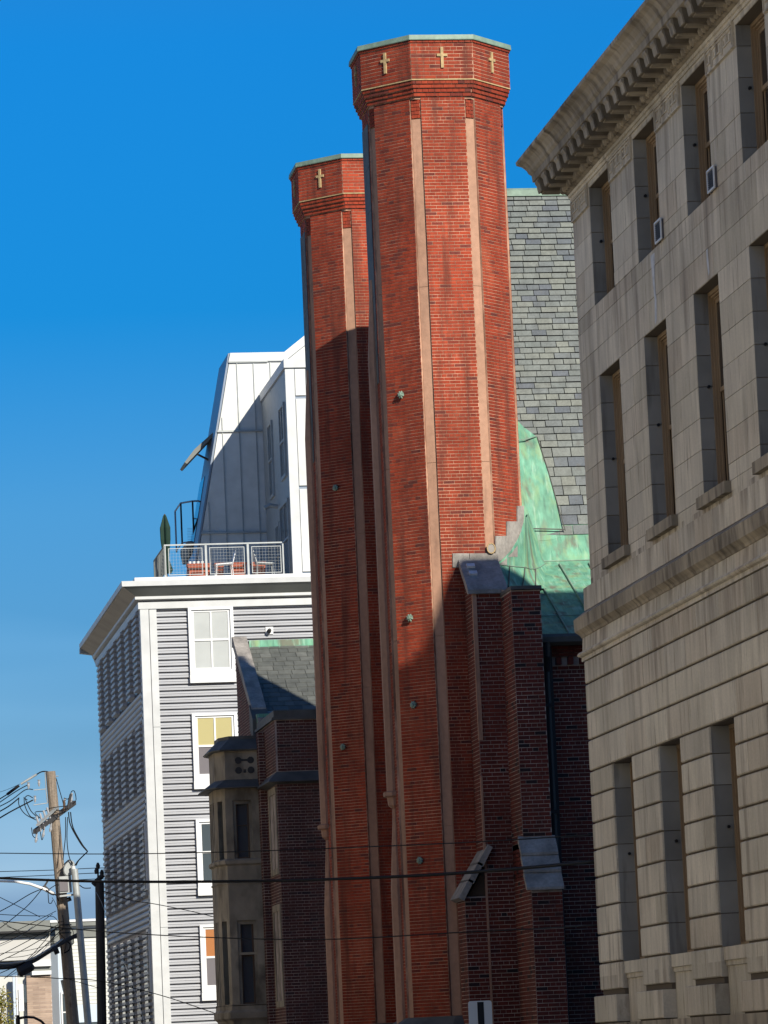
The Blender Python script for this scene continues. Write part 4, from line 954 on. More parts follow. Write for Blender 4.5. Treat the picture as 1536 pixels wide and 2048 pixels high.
# penthouse
PH = 125.0; zb = 15.5
m = MB()
fl = lambda z: 12.55+(z-zb)*0.198          # raking left edge of the front
ptsF = [V((fl(zb), PH, zb)), V((26, PH, zb)), V((26, PH, 24.3)), V((16.45, PH, 23.75)), V((15.70, PH, 23.15)), V((fl(23.15), PH, 23.15))]
m.prism(ptsF, (0, 2.7, 0)); PHo = m.build('penthouse', M_panel, AB)
# standing seams and ledges on the front
for (za, zb_) in ((15.5, 17.62), (17.68, 20.75), (20.82, 22.9)):
    x = 12.7
    while x < 26:
        if x > fl(zb_)+0.08 or x > fl(za)+0.08:
            ztop = min(zb_, zb+(x-0.05-12.55)/0.198)
            if ztop > za+0.2: m = MB(); m.box(x-0.012, x+0.012, PH-0.035, PH+0.01, za, ztop); m.build('seam', M_galv, PHo)
        x += 0.515
    m = MB(); m.prism([V((fl(zb_)-0.03, PH-0.07, zb_)), V((fl(zb_+0.06)-0.03, PH-0.07, zb_+0.055)), V((15.2, PH-0.07, zb_+0.055)), V((15.2, PH-0.07, zb_))], (0, 0.1, 0)); m.build('ledge', M_galv, PHo)
m = MB(); m.prism([V((fl(22.9)-0.03, PH-0.08, 22.93)), V((fl(23.2)-0.02, PH-0.08, 23.2)), V((15.72, PH-0.08, 23.2)), V((16.5, PH-0.08, 23.8)), V((26, PH-0.08, 24.4)), V((26, PH-0.08, 24.1)), V((16.5, PH-0.08, 23.5)), V((15.75, PH-0.08, 22.93))], (0, 2.85, 0)); m.build('parapet_band', M_white, PHo)
m = MB(); m.prism([V((fl(z)-0.02-d, PH-0.02, z)) for z, d in ((zb, 0), (zb, 0.06), (23.2, 0.06), (23.2, 0))], (0, 2.75, 0)); m.build('sky_tinted_cladding', M_blue, PHo)  # blue tone paints the sky's reflection into this face
m = MB(); X = fl(18.3)-0.11; m.prism([V((fl(z)-0.10, PH+1.4, z)) for z in (17.2, 19.6)]+[V((fl(z)-0.07, PH+1.4, z)) for z in (19.6, 17.2)], (0, 1.4, 0)); m.build('side_window', M_glass, PHo)
# projecting stair bay
bx0, by0 = 14.97, 118.8
m = MB(); m.box(bx0, 22, by0, PH-0.01, 15.52, 21.85); SBy = m.build('stair_bay', M_blue, PHo)
for (z0, z1) in ((15.66, 18.08), (18.18, 20.74), (20.84, 21.62)):
    x = bx0+0.26
    for w_ in (0.32, 0.36, 0.36, 0.36, 0.36, 0.5): m = MB(); m.box(x, x+w_-0.02, by0-0.05, by0, z0, z1); m.build('metal_panel', M_panel, SBy); x += w_
m = MB(); m.box(bx0-0.03, bx0+0.24, by0-0.07, by0+0.02, 15.6, 21.62); m.build('corner_board', M_white, SBy)
m = MB(); m.box(bx0-0.06, 22, by0-0.09, PH-0.05, 21.66, 21.92); m.build('fascia', M_white, SBy)
m = MB(); m.box(15.25, 22, by0-0.10, by0, 15.52, 15.6); m.build('sill_flashing', M_white, SBy)
m = MB(); m.box(bx0-0.012, bx0-0.002, by0+0.1, PH-0.1, 15.6, 21.6); m.build('bay_cheek', M_galv, SBy)
for (ya, yb, z0, z1) in ((119.3, 120.5, 18.55, 20.75), (122.4, 123.4, 18.4, 20.7), (119.2, 121.2, 15.6, 17.9), (121.5, 122.4, 15.6, 17.5)):
    m = MB(); x = bx0-0.07; m.box(x, bx0, ya, ya+.1, z0, z1); m.box(x, bx0, yb-.1, yb, z0, z1); m.box(x, bx0, ya+.1, yb-.1, z1-.1, z1); m.box(x, bx0, ya+.1, yb-.1, z0, z0+.1); zc = (z0+z1)/2; m.box(x, bx0, ya+.1, yb-.1, zc-.03, zc+.03); m.box(x, bx0, (ya+yb)/2-.02, (ya+yb)/2+.02, zc+.03, z1-.1)
    f_ = m.build('window' if z0 > 18 else 'glass_door', M_galv, SBy); m = MB(); m.box(x+.03, bx0-0.02, ya+.1, yb-.1, z0+.1, z1-.1); m.build('pane', M_glass4, f_)
m = MB(); m.tube([(bx0-0.05, 121.6, 17.95), (bx0-0.28, 121.6, 18.0), (bx0-0.45, 121.6, 17.92)], 0.07, 8); m.build('wall_lamp', M_galv, SBy)
m = MB(); m.tube([(16.1, 122, 22.25), (16.1, 122.5, 22.25)], 0.14, 10); m.box(15.6, 16.0, 122, 122.5, 22.0, 22.3); m.build('roof_fan', M_galv, PHo)
# awning with its strut
m = MB(); m.prism([V((fl(20.4)+0.05, 126, 20.83)), V((12.70, 126, 19.95)), V((12.63, 126, 20.00)), V((12.95, 126, 20.40)), V((fl(20.6)+0.05, 126, 20.97))], (0, 1.6, 0)); aw = m.build('awning', M_greyp, PHo)
m = MB(); m.tube([(13.05, 126.1, 20.25), (13.60, 126.1, 19.95)], 0.035, 6); m.build('strut', M_black, aw)
# balcony off the side
BL = MB(); z0, z1 = 17.55, 18.95
def rail(pts, z0, z1, r=0.022, mid=True):
    m = MB(); P_ = [V(p) for p in pts]
    m.tube([p+V((0, 0, z1)) for p in P_], r, 5); m.tube([p+V((0, 0, z0)) for p in P_], r*.8, 5)
    for i in range(len(P_)-1):
        L = (P_[i+1]-P_[i]).length; n = max(1, int(L/1.3))
        for k in range(n+1):
            q = P_[i].lerp(P_[i+1], k/n); m.tube([q+V((0, 0, z0-0.06)), q+V((0, 0, z1))], r, 5)
    return m
m = rail([(13.4, 127.2, 0), (12.95, 127.2, 0), (12.62, 127.6, 0), (12.62, 129.5, 0)], z0+0.15, z1, 0.03)
m.tube([(13.4, 127.2, 18.4), (12.95, 127.2, 18.4)], 0.02, 5); bl = m.build('balcony_railing', M_blue, PHo)
m = MB(); m.prism([V((x, 127.1, z)) for x, z in ((13.5, 17.65), (12.7, 17.65), (12.7, 17.5), (12.75, 17.2), (13.4, 17.2))], (0, 2, 0)); m.build('balcony_floor', M_greyp, PHo)
m = MB()
for i in range(9): m.tube([(12.75, 127.2+.0, 17.7+i*0.05), (13.4, 127.2, 17.7+i*0.05)], 0.005, 3)
m.build('mesh_infill', M_galv, PHo, kind='stuff')
# terrace railing
TR = rail([(11.19, 121.8, 0), (11.18, 118.35, 0)], 15.68, 16.46, 0.022); TRo = TR.build('terrace_railing', M_greyp, AB)
m = MB()
for i in range(22):
    q = V((11.19, 121.8, 0)).lerp(V((11.18, 118.35, 0)), i/22); m.tube([q+V((0, 0, 15.7)), q+V((0, 0, 16.44))], 0.012, 4)
m.build('baluster', M_greyp, TRo, kind='stuff')
xs_ = [11.19, 12.38, 13.60, 14.66]
m = MB(); m.box(11.17, 14.60, 118.33, 118.39, 16.455, 16.495)
for x in xs_[:3]: m.box(x-0.03, x+0.03, 118.34, 118.38, 15.5, 16.455)
m.box(14.60, 14.64, 118.33, 118.39, 15.5, 16.44)
m.build('rail_frame', M_galv, TRo)
for i in range(3):
    a, b_ = xs_[i]+0.10, xs_[i+1]-0.10
    m = MB(); t = 0.02
    m.box(a, a+t, 118.34, 118.36, 15.6, 16.38); m.box(b_-t, b_, 118.34, 118.36, 15.6, 16.38); m.box(a+t, b_-t, 118.34, 118.36, 16.36, 16.38); m.box(a+t, b_-t, 118.34, 118.36, 15.6, 15.62)
    f_ = m.build('infill_frame', M_galv, TRo)
    m = MB(); x = a+0.05
    while x < b_: m.box(x, x+0.003, 118.349, 118.353, 15.62, 16.36); x += 0.09
    z = 15.68
    while z < 16.34: m.box(a+t, b_-t, 118.347, 118.351, z, z+0.003); z += 0.09
    m.build('wire_mesh', M_galv, f_, kind='stuff')

# things on the terrace
UM = empty('patio_umbrella', (11.42, 120.4, 15.5), 'closed dark green patio umbrella standing on the roof terrace', 'umbrella')
m = MB(); m.tube([(11.42, 120.4, 15.5), (11.42, 120.4, 17.65)], 0.025, 6); m.build('pole', M_wood2, UM)
m = MB(); rings = []
for z, r in ((17.66, 0.01), (17.6, 0.05), (17.25, 0.155), (16.9, 0.15), (16.45, 0.10), (16.3, 0.09), (16.15, 0.14), (16.0, 0.19), (15.9, 0.15)):
    rings.append([V((11.42+r*math.cos(a*math.pi/6)*(1 if a % 2 else 0.55)*1.1, 120.4+r*math.sin(a*math.pi/6)*(1 if a % 2 else 0.55), z)) for a in range(12)])
m.loft(rings); m.build('canopy', M_green, UM)
m = MB(); m.tube([(11.42, 120.4, 15.5), (11.42, 120.4, 15.58)], [0.25, 0.2], 12); m.build('base', M_greyp, UM)
def planter(x0, x1, lbl):
    r_ = empty('planter', ((x0+x1)/2, 119.6, 15.5), lbl, 'planter', 'terracotta planters on the terrace')
    m = MB(); m.loft([[V((a, b_, z)) for a, b_ in ((x0+e, 119.4+e), (x1-e, 119.4+e), (x1-e, 119.8-e), (x0+e, 119.8-e))] for z, e in ((15.5, 0.03), (16.01, 0.0))]); m.build('box', M_terra, r_)
    m = MB(); m.box(x0-0.02, x1+0.02, 119.38, 119.82, 16.01, 16.05); m.build('rim', M_terra, r_)
    m = MB(); m.box(x0+0.02, x1-0.02, 119.42, 119.78, 16.05, 16.055); m.build('soil', M_bark, r_)
planter(11.95, 12.60, 'terracotta planter with white pots on it, leftmost behind the terrace railing')
planter(12.75, 13.0, 'narrow terracotta planter left of the white terrace chair')
planter(13.20, 13.66, 'terracotta planter right of the white terrace chair')
planter(13.84, 14.22, 'rightmost terracotta planter, near the glass door')
for i in range(4):
    x = 12.03+i*0.12; m = MB(); m.loft([[V((x+r*math.cos(a*math.pi/4), 119.6+r*math.sin(a*math.pi/4), z)) for a in range(8)] for z, r in ((16.056, 0.035), (16.135, 0.05))])
    tag(m.build('pot', M_trim, loc=(x, 119.6, 16.056)), 'small white pot on the left terracotta planter, %s of four' % ('leftmost', 'second from left', 'third from left', 'rightmost')[i], 'pot', 'white pots on the left planter')
def chair(x, y, s, matl, lbl, name='terrace_chair'):
    r_ = empty(name, (x, y, 15.5), lbl, 'chair', 'terrace chairs')
    m = MB(); m.obox((x-0.25*s, y-0.22, 15.92), (0.5*s, 0, 0.03), (0, 0.44, 0), (0, 0, 0.03)); m.build('seat', matl, r_)
    m = MB(); m.obox((x+0.25*s, y-0.22, 15.93), (0.10*s, 0, 0.38), (0, 0.44, 0), (-0.02*s, 0, 0.01)); m.build('backrest', matl, r_)
    for dx in (-0.22, 0.22):
        for dy in (-0.2, 0.2): m = MB(); m.tube([(x+dx*s, y+dy, 15.93), (x+dx*1.15*s, y+dy, 15.5)], 0.014, 5); m.build('leg', matl, r_)
chair(12.95, 118.95, 1, M_trim, 'white reclining chair on the terrace behind the middle railing panel')
chair(14.15, 119.0, -1, M_galv, 'grey metal chair on the terrace behind the right railing panel')

# ================================================================== HOUSES AT THE END OF THE STREET (left)
HA = empty('white_house', (9.0, 178, 0), 'white clapboard house with flat bracketed roof behind the utility poles', 'house')
YH = 178.0
pa_ = atY(100, 1840, YH); xl = pa_.x; zt = atY(190, 1838, YH).z
m = MB(); m.box(xl+0.35, 16, YH+0.02, YH+12, 0, zt-0.15); m.build('wall', M_under, HA)
z = 0.2; k = 0
xm1 = atY(152, 1900, YH).x
while z < zt-0.75:
    segs = [(xl+0.4, 16)]
    if 2.4 < z < 3.9: segs = [(xl+0.4, xm1-0.15), (xm1+0.95, 16)]
    for a, b_ in segs:
        m = MB(); m.prism([V((a, YH+0.02, z)), V((a, YH-0.03, z)), V((a, YH-0.005, z+0.15)), V((a, YH+0.02, z+0.15))], (b_-a, 0, 0)); m.build('clapboard', M_clap if z > 3.4 else M_clap_shade, HA)  # lower boards get the bluish copy as painted shade
    z += 0.155
m = MB(); m.prism([V((xl-0.05, y, z)) for y, z in ((YH-0.45, zt-0.10), (YH-0.45, zt), (YH+12, zt), (YH+12, zt-0.1))], (9, 0, 0)); m.build('roof_edge', M_trim, HA)
m = MB(); m.box(xl, 16, YH-0.40, YH+11, zt-0.28, zt-0.104); m.build('soffit', M_greyp, HA)
m = MB(); m.box(xl+0.1, 16, YH-0.2, YH+11, zt-0.38, zt-0.285); m.build('cornice', M_trim, HA)
m = MB(); m.box(xl+0.2, 16, YH-0.12, YH+11, zt-0.75, zt-0.385); m.build('frieze', M_greyp, HA)
m = MB(); m.box(xm1-0.15, xm1+0.95, YH-0.06, YH+0.02, 3.6, 4.35); m.build('window_hood', M_clap_shade, HA)
m = MB(); m.box(xm1-0.05, xm1+0.85, YH-0.02, YH+0.01, 2.45, 3.6); wn = m.build('window', M_glass4, HA)
m = MB(); m.box(xm1-0.15, xm1-0.052, YH-0.06, YH+0.02, 2.38, 3.598); m.box(xm1+0.852, xm1+0.95, YH-0.06, YH+0.02, 2.38, 3.598); m.box(xm1-0.05, xm1+0.85, YH-0.06, YH+0.02, 2.38, 2.445); m.build('frame', M_trim, wn)
# bay on its left corner
bl_ = atY(98, 1880, YH-1.0).x; br_ = atY(128, 1880, YH-1.0).x
m = MB(); m.prism([V((bl_, YH+1, 0)), V((bl_, YH-0.5, 0)), V((bl_+0.35, YH-1.0, 0)), V((br_, YH-1.0, 0)), V((br_+0.2, YH, 0)), V((br_+0.2, YH+1, 0))], (0, 0, zt-1.0)); by = m.build('bay', M_clap_shade, HA)
m = MB(); m.prism([V((bl_-0.3, YH+1, 0)), V((bl_-0.3, YH-0.6, 0)), V((bl_+0.2, YH-1.3, 0)), V((br_+0.2, YH-1.3, 0)), V((br_+0.5, YH, 0)), V((br_+0.5, YH+1, 0))], (0, 0, 0.3))
for i in range(len(m.v)): m.v[i] = (m.v[i][0], m.v[i][1], m.v[i][2]+zt-1.0)
m.build('bay_cornice', M_greyp, by)
for (z0, z1) in ((3.2, 4.9),):
    m = MB(); a = bl_+0.42; m.box(a, a+0.42, YH-1.06, YH-1.0, z0, z1); f_ = m.build('window', M_trim, HA); m = MB(); m.box(a+.07, a+.35, YH-1.075, YH-1.061, z0+.08, (z0+z1)/2-.03); m.build('pane', M_glass4, f_); m = MB(); m.box(a+.07, a+.35, YH-1.075, YH-1.061, (z0+z1)/2+.03, z1-.08); m.build('pane', M_glass4, f_)
HB = empty('porch_house', (5.5, 172, 0), 'house with flat grey roof, broad cream fascia and tan brick at the left edge', 'house')
YP = 172.0
g = lambda x, y: atY(x, y, YP)
x1 = g(100, 1880).x; x0 = -3.0
def hb(name, ya, yb, yf, yk, matl, xa=x0, xb=x1):
    za, zb_ = g(50, yb).z, g(50, ya).z; m = MB(); m.box(xa, xb, yf, yk, za, zb_); return m.build(name, matl, HB)
hb('roof', 1843, 1862, YP-0.5, YP+8, M_greyp); hb('roof_edge', 1862, 1866, YP-0.6, YP+8, M_black); hb('soffit_band', 1866, 1872, YP-0.3, YP+8, M_greyp)
hb('fascia', 1872, 1920, YP-0.1, YP+8, M_fasc); hb('moulding', 1920, 1926, YP-0.16, YP+8, M_white, g(62, 1900).x); hb('moulding', 1926, 1934, YP-0.25, YP+8, M_trim, g(62, 1900).x)
hb('shadow_band', 1934, 1943, YP-0.05, YP+8, M_greyp, g(55, 1900).x); hb('moulding', 1943, 1951, YP-0.2, YP+8, M_trim, g(62, 1900).x)
tb = lay((g(54, 2000).x, YP-0.04, 0), (1, 0, 0), (0, -1, 0), x1-g(54, 2000).x, 0.1, g(50, 1952).z, 0.09, 0.5, 0.012, 0.008, hdr=0)
m = MB(); m.box(g(54, 2000).x, x1, YP-0.035, YP+8, 0, g(50, 1952).z); tw = m.build('brick_wall', M_mort2, HB); place(tb, M_tanb, tw, n_ind=300)
for (a, b_) in ((26, 31), (32, 35)): hb('porch_column', 1951, 2120, YP-0.3, YP-0.1, M_clap_shade if a < 30 else M_trim, g(a, 2000).x, g(b_, 2000).x)
hb('shutter', 1968, 2022, YP-0.2, YP-0.1, M_trim, g(37, 2000).x, g(47, 2000).x)
hb('window', 1970, 2005, YP-0.1, YP-0.02, M_glass4, g(48, 2000).x, g(53, 2000).x)
hb('porch_wall', 1951, 2200, YP+0.3, YP+8, M_clap, x0, g(54, 2000).x)

# ================================================================== STREET TREE
TT = empty('street_tree', (atY(-6, 2040, 126).x, 126, 0), 'small yellow green tree at the lower left edge', 'tree')
tx = atY(-6, 2040, 126).x
m = MB(); m.tube([(tx, 126, 0), (tx+0.05, 126, 1.4), (tx-0.05, 126.1, 2.4), (tx+0.1, 126, 3.4)], [0.11, 0.09, 0.07, 0.03], 8); m.build('trunk', M_bark, TT)
m = MB()
for (dx, dy, z) in ((0.5, 0.1, 3.2), (-0.5, -0.2, 3.0), (0.2, 0.5, 3.8), (-0.3, 0.4, 3.6), (0.45, -0.4, 2.4)): m.tube([(tx, 126, 1.8), (tx+dx*.5, 126+dy*.5, (1.8+z)/2+.1), (tx+dx, 126+dy, z)], [0.05, 0.03, 0.01], 5)
m.build('limb', M_bark, TT, kind='stuff')
m = MB(); cl = []
for i in range(46):
    a = random.uniform(0, 6.28); r = random.uniform(0.1, 0.72); z = random.uniform(1.7, 4.15); r *= (1 if 2.2 < z < 3.6 else 0.65)
    cl.append(V((tx+r*math.cos(a), 126+r*math.sin(a), z)))
for c in cl:
    for k in range(75):
        p = c+V((random.gauss(0, .13), random.gauss(0, .13), random.gauss(0, .11))); u = V((random.gauss(0, 1), random.gauss(0, 1), random.gauss(0, .6))).normalized()*random.uniform(.025, .05); v = u.cross(V((random.gauss(0, 1), random.gauss(0, 1), random.gauss(0, 1)))).normalized()*random.uniform(.015, .03)
        t = random.random(); m.poly([p-u, p+v, p+u, p-v], t)
m.build('crown', M_leaf, TT, kind='stuff', recalc=False)

# ================================================================== UTILITY POLES AND WIRES
def lean_pole(name, p0, p1, Y, r0, r1, matl, lbl, n=12):
    a = atY(*p0, Y); b_ = atY(*p1, Y); d_ = (b_-a)/(b_.z-a.z); g0 = a-d_*a.z
    root = empty(name, g0, lbl, 'utility pole', 'utility poles')
    L = [g0+d_*(b_.z*k/9) for k in range(10)]
    m = MB(); m.tube(L, [r0+(r1-r0)*k/9 for k in range(10)], n); m.build('shaft', matl, root, smooth=False); return root
YPo = 116.0
P1 = lean_pole('utility_pole', (140, 1980), (101, 1543), YPo, 0.19, 0.135, M_pole, 'leaning weathered wooden utility pole carrying a crossarm and transformer box')
P2 = lean_pole('conduit_pole', (172, 2000), (149, 1738), YPo-0.6, 0.105, 0.095, M_galv, 'slim grey steel riser pole leaning beside the wooden utility pole')
P3 = lean_pole('utility_pole', (203, 2000), (199, 1762), 130, 0.155, 0.14, M_pole2, 'dark utility pole in front of the corrugated building corner')
A_ = lambda x, y, Y=YPo: atY(x, y, Y)
def wire(name, pts, r, parent=None, m_=None, n=5):
    # smooth through the points
    P_ = [V(p) for p in pts]; out = []
    for i in range(len(P_)-1):
        p0 = P_[max(i-1, 0)]; p1 = P_[i]; p2 = P_[i+1]; p3 = P_[min(i+2, len(P_)-1)]
        for k in range(6):
            t = k/6; out.append(0.5*((2*p1)+(p2-p0)*t+(2*p0-5*p1+4*p2-p3)*t*t+(-p0+3*p1-3*p2+p3)*t**3))
    out.append(P_[-1]); m = MB(); m.tube(out, r, n); return m.build(name, m_ or M_wire, parent, smooth=True)
# crossarm across the pole, running towards the camera and to the left
m = MB(); c0 = A_(66, 1668, YPo-1.2); c1 = A_(146, 1610, YPo+0.9); d_ = (c1-c0); m.obox(c0, d_, (0, 0, 0.12), d_.cross(V((0, 0, 1))).normalized()*0.10); m.build('crossarm', M_pole2, P1)
m = MB(); c0_ = A_(72, 1652, YPo-1.3); c1_ = A_(112, 1616, YPo-0.1); d_ = (c1_-c0_); m.obox(c0_, d_, (0, 0, 0.045), d_.cross(V((0, 0, 1))).normalized()*0.09); m.build('crossarm', M_galv, P1)
for i in range(6):
    t = (i+0.3)/5.6; q = c0.lerp(c1, t)+V((0, 0, 0.12 if i > 3 else -0.28)); m = MB()
    m.tube([q, q+V((0.02, 0, 0.07)), q+V((0.03, 0, 0.14)), q+V((0.04, 0, 0.26))], [0.02, 0.042, 0.025, 0.03], 8); m.build('insulator', M_porc, P1)
for i in range(4):
    q = A_(76+i*7, 1640+i*(-6), YPo-1.0+i*0.2); m = MB(); m.tube([q+V((-0.04, 0, 0.1)), q+V((0.07, 0, -0.32))], 0.03, 8); m.build('fuse_cutout', M_porc, P1)
for pts in ([(63, 1655), (66, 1672), (76, 1678)], [(80, 1660), (84, 1680), (88, 1665)], [(85, 1640), (70, 1625), (90, 1622), (98, 1618)], [(98, 1617), (115, 1614), (133, 1612)], [(100, 1624), (118, 1621), (135, 1618)], [(100, 1630), (118, 1628), (132, 1622)]): wire('jumper_wire', [A_(*p, YPo-0.4) for p in pts], 0.012, P1)
# bracket frame with pin insulators on the left
m = MB(); 
for a, b_ in (((90, 1543), (92, 1580)), ((92, 1580), (95, 1606)), ((92, 1578), (68, 1580)), ((95, 1606), (67, 1610)), ((109, 1553), (117, 1552))): m.tube([A_(*a), A_(*b_)], 0.014, 5)
m.build('bracket_frame', M_galv, P1)
for (x, y) in ((57, 1571), (78, 1566), (70, 1598)):
    q = A_(x, y); m = MB(); m.tube([q+V((0, 0, -0.1)), q, q+V((0, 0, 0.05)), q+V((0, 0, 0.09))], [0.015, 0.04, 0.025, 0.045], 8); m.build('insulator', M_porc, P1)
m = MB(); m.tube([A_(14, 1589), A_(38, 1571)], 0.04, 8); m.build('splice_cover', M_black, P1); m = MB(); m.tube([A_(42, 1568), A_(73, 1549)], 0.032, 8); m.build('dead_end_clamp', M_galv, P1)
wire('cable', [A_(73, 1549), A_(82, 1544), A_(92, 1543), A_(102, 1546), A_(109, 1553)], 0.018, P1)
# cables from the pole top to the left
for pts, r in (([(-20, 1610), (14, 1589)], .016), ([(-20, 1618), (30, 1584), (55, 1570)], .014), ([(-20, 1622), (20, 1602), (50, 1580), (66, 1579)], .014), ([(-20, 1633), (15, 1614), (38, 1596)], .018), ([(-20, 1648), (20, 1624), (66, 1600)], .020),
               ([(-20, 1590), (12, 1580), (40, 1568)], .006), ([(38, 1595), (38, 1610), (50, 1628), (72, 1640)], .013), ([(48, 1594), (50, 1612), (60, 1632), (70, 1636)], .013), ([(50, 1597), (62, 1622), (78, 1637)], .013), ([(55, 1600), (50, 1596), (56, 1591), (66, 1596)], .013)):
    wire('cable', [A_(*p) for p in pts], r, P1)
# switch on the right of the crossarm
for pts, r, mm_ in (([(129, 1620), (126, 1605), (112, 1556)], .012, M_wire), ([(142, 1588), (139, 1600), (136, 1618)], .04, M_pole2), ([(128, 1596), (136, 1598), (141, 1590), (143, 1583), (149, 1583), (152, 1600), (145, 1608)], .012, M_wire), ([(128, 1600), (128, 1622)], .025, M_wood2)): wire('switch_gear', [A_(*p) for p in pts], r, P1, mm_)
for pts, r in (([(137, 1624), (141, 1650), (160, 1685), (172, 1700), (175, 1703), (168, 1710), (156, 1722), (150, 1731)], .017), ([(141, 1624), (146, 1655), (164, 1688), (174, 1702), (170, 1708), (158, 1720), (152, 1731)], .017),
               ([(131, 1634), (131, 1670), (128, 1700), (126, 1720)], .013), ([(135, 1634), (134, 1680), (138, 1712), (146, 1732)], .013), ([(146, 1727), (138, 1720), (127, 1730)], .014)): wire('riser_cable', [A_(*p, YPo-0.5) for p in pts], r, P1)
m = MB(); m.tube([A_(146, 1732, YPo-.55), A_(150, 1760, YPo-.55)], [0.06, 0.075], 10); m.build('pothead', M_white, P2)
# oval transformer and square junction box
q = A_(138, 1737, YPo-0.3); m = MB(); m.loft([[q+V((0.17*s*math.cos(a*math.pi/7), dy, 0.22*s*math.sin(a*math.pi/7)+0.06*math.cos(a*math.pi/7))) for a in range(14)] for dy, s in ((0.0, 1), (-0.10, 1), (-0.13, 0.85))]); m.build('meter_can', M_galv, P1)
a = A_(117, 1787, YPo-0.25); m = MB(); m.obox(a, A_(141, 1785, YPo-0.25)-a, A_(115, 1754, YPo-0.25)-a, (0.03, -0.18, 0)); tb_ = m.build('junction_box', M_galv, P1)
m = MB(); a = A_(120, 1783, YPo-0.45); m.obox(a, A_(137, 1782, YPo-0.45)-a, A_(118, 1759, YPo-0.45)-a, (0, -0.012, 0)); m.build('box_front', M_glass3, tb_)
m = MB(); a = A_(117, 1795, YPo-0.25); m.obox(a, A_(144, 1792, YPo-0.25)-a, (0, 0, 0.05), (0.02, -0.25, 0)); m.build('box_shelf', M_galv, P1)
# street light arm to the left
m = MB(); m.tube([A_(-12, 1762, YPo-.4), A_(30, 1763, YPo-.4), (A_(60, 1768, YPo-.3)), A_(88, 1778, YPo-.2), A_(108, 1788, YPo-.1)], [0.03, 0.035, 0.04, 0.045, 0.05], 8); m.build('lamp_arm', M_trim, P1, smooth=True)
m = MB(); m.tube([A_(84, 1780), A_(98, 1758)], 0.03, 6); m.tube([A_(86, 1772), A_(96, 1782)], 0.07, 6); m.build('clamp', M_pole2, P1)
for pts, r in (([(96, 1780), (112, 1770), (120, 1772)], .012), ([(92, 1780), (102, 1788), (112, 1790), (117, 1802)], .02), ([(96, 1785), (97, 1800), (98, 1806), (103, 1806), (105, 1800)], .012), ([(104, 1795), (110, 1805), (117, 1822)], .008), ([(147, 1768), (158, 1770), (168, 1776), (182, 1776)], .014)): wire('cable', [A_(*p, YPo-.3) for p in pts], r, P1)
m = MB(); m.tube([A_(134, 1800, YPo-.3), A_(142, 1797, YPo-.3)], 0.06, 8); m.build('lamp_control', M_black, P1)
# heavy bundle with splice cases
wire('cable_bundle', [A_(-20, 1935, YPo-.6), A_(20, 1934, YPo-.6), A_(60, 1925, YPo-.6), A_(95, 1905, YPo-.5), A_(125, 1885, YPo-.4), A_(157, 1869, YPo-.3)], 0.06, P1, M_pole2, 7)
wire('cable_bundle', [A_(-20, 1928, YPo-.7), A_(25, 1926, YPo-.7), A_(62, 1918, YPo-.7), A_(98, 1898, YPo-.6), A_(125, 1878, YPo-.5)], 0.03, P1, M_galv, 6)
m = MB(); m.tube([A_(36, 1946, YPo-.8), A_(40, 1944, YPo-.8), A_(62, 1932, YPo-.8), A_(66, 1929, YPo-.8)], [0.1, 0.15, 0.15, 0.1], 10); m.build('splice_case', M_black, P1)
m = MB(); m.tube([A_(107, 1902, YPo-.8), A_(116, 1898, YPo-.8)], 0.12, 8); m.build('splice_case', M_black, P1)
wire('cable', [A_(128, 1880, YPo-.35), A_(140, 1888, YPo-.35), A_(138, 1900, YPo-.35), A_(128, 1906, YPo-.35)], .02, P1)
m = MB(); m.tube([A_(124, 1960, YPo+.1), A_(132, 1996, YPo+.1)], 0.05, 6); m.build('guard_strip', M_galv, P1)
for y in (1850, 1858, 1866): m = MB(); d1 = A_(130, y); m.tube([d1+V((0, 0, -0.02)), d1+V((0, 0, 0.02))], 0.185, 10); m.build('strap', M_iron, P1)
# dark pole's top gear
m = MB(); m.tube([atY(196, 1762, 130), atY(196, 1735, 130)], 0.03, 6); m.tube([atY(186, 1770, 130), atY(206, 1750, 130)], 0.09, 6); m.build('pole_top_gear', M_pole2, P3)
for (x, y) in ((196, 1738), (193, 1748), (204, 1752)): q = atY(x, y, 130); m = MB(); m.tube([q, q+V((0, 0, 0.1)), q+V((0, 0, 0.2))], [0.05, 0.07, 0.03], 8); m.build('insulator', M_pole2, P3)

for k in range(9):
    a_ = (random.uniform(-10, 20), random.uniform(1840, 1960)); b2 = (random.uniform(112, 126), random.uniform(1825, 1895)); mid = ((a_[0]+b2[0])/2, (a_[1]+b2[1])/2+random.uniform(2, 16))
    wire('cable', [A_(*a_, YPo-.8), A_(*mid, YPo-.6), A_(*b2, YPo-.3)], random.choice((.006, .008, .011)), P1)
for k in range(6):
    x, y = random.uniform(112, 140), random.uniform(1830, 1900); wire('cable', [A_(x, y, YPo-.3), A_(x+random.uniform(-22, 22), y+random.uniform(5, 25), YPo-.4), A_(x+random.uniform(-8, 10), y+random.uniform(20, 50), YPo-.3)], .009, P1)
def span(lbl, pts, r, name='overhead_wire', m_=None):
    P_ = []
    for (x, y, Y) in pts: P_.append(atY(x, y, Y))
    o = wire(name, P_, r, None, m_); 
    tag(o, lbl, 'wire', 'overhead wires'); return o
span('thick black cable crossing the whole street below the middle', [(-30, 1755, 95), (200, 1763, 90), (520, 1762, 84), (800, 1753, 76), (1000, 1740, 70), (1200, 1722, 62.5)], 0.030)
span('thin wire above the thick black cable, ending at the stone building', [(-30, 1706, 97), (220, 1708, 92), (450, 1704, 86), (700, 1695, 79), (950, 1684, 70), (1200, 1668, 62.5)], 0.011)
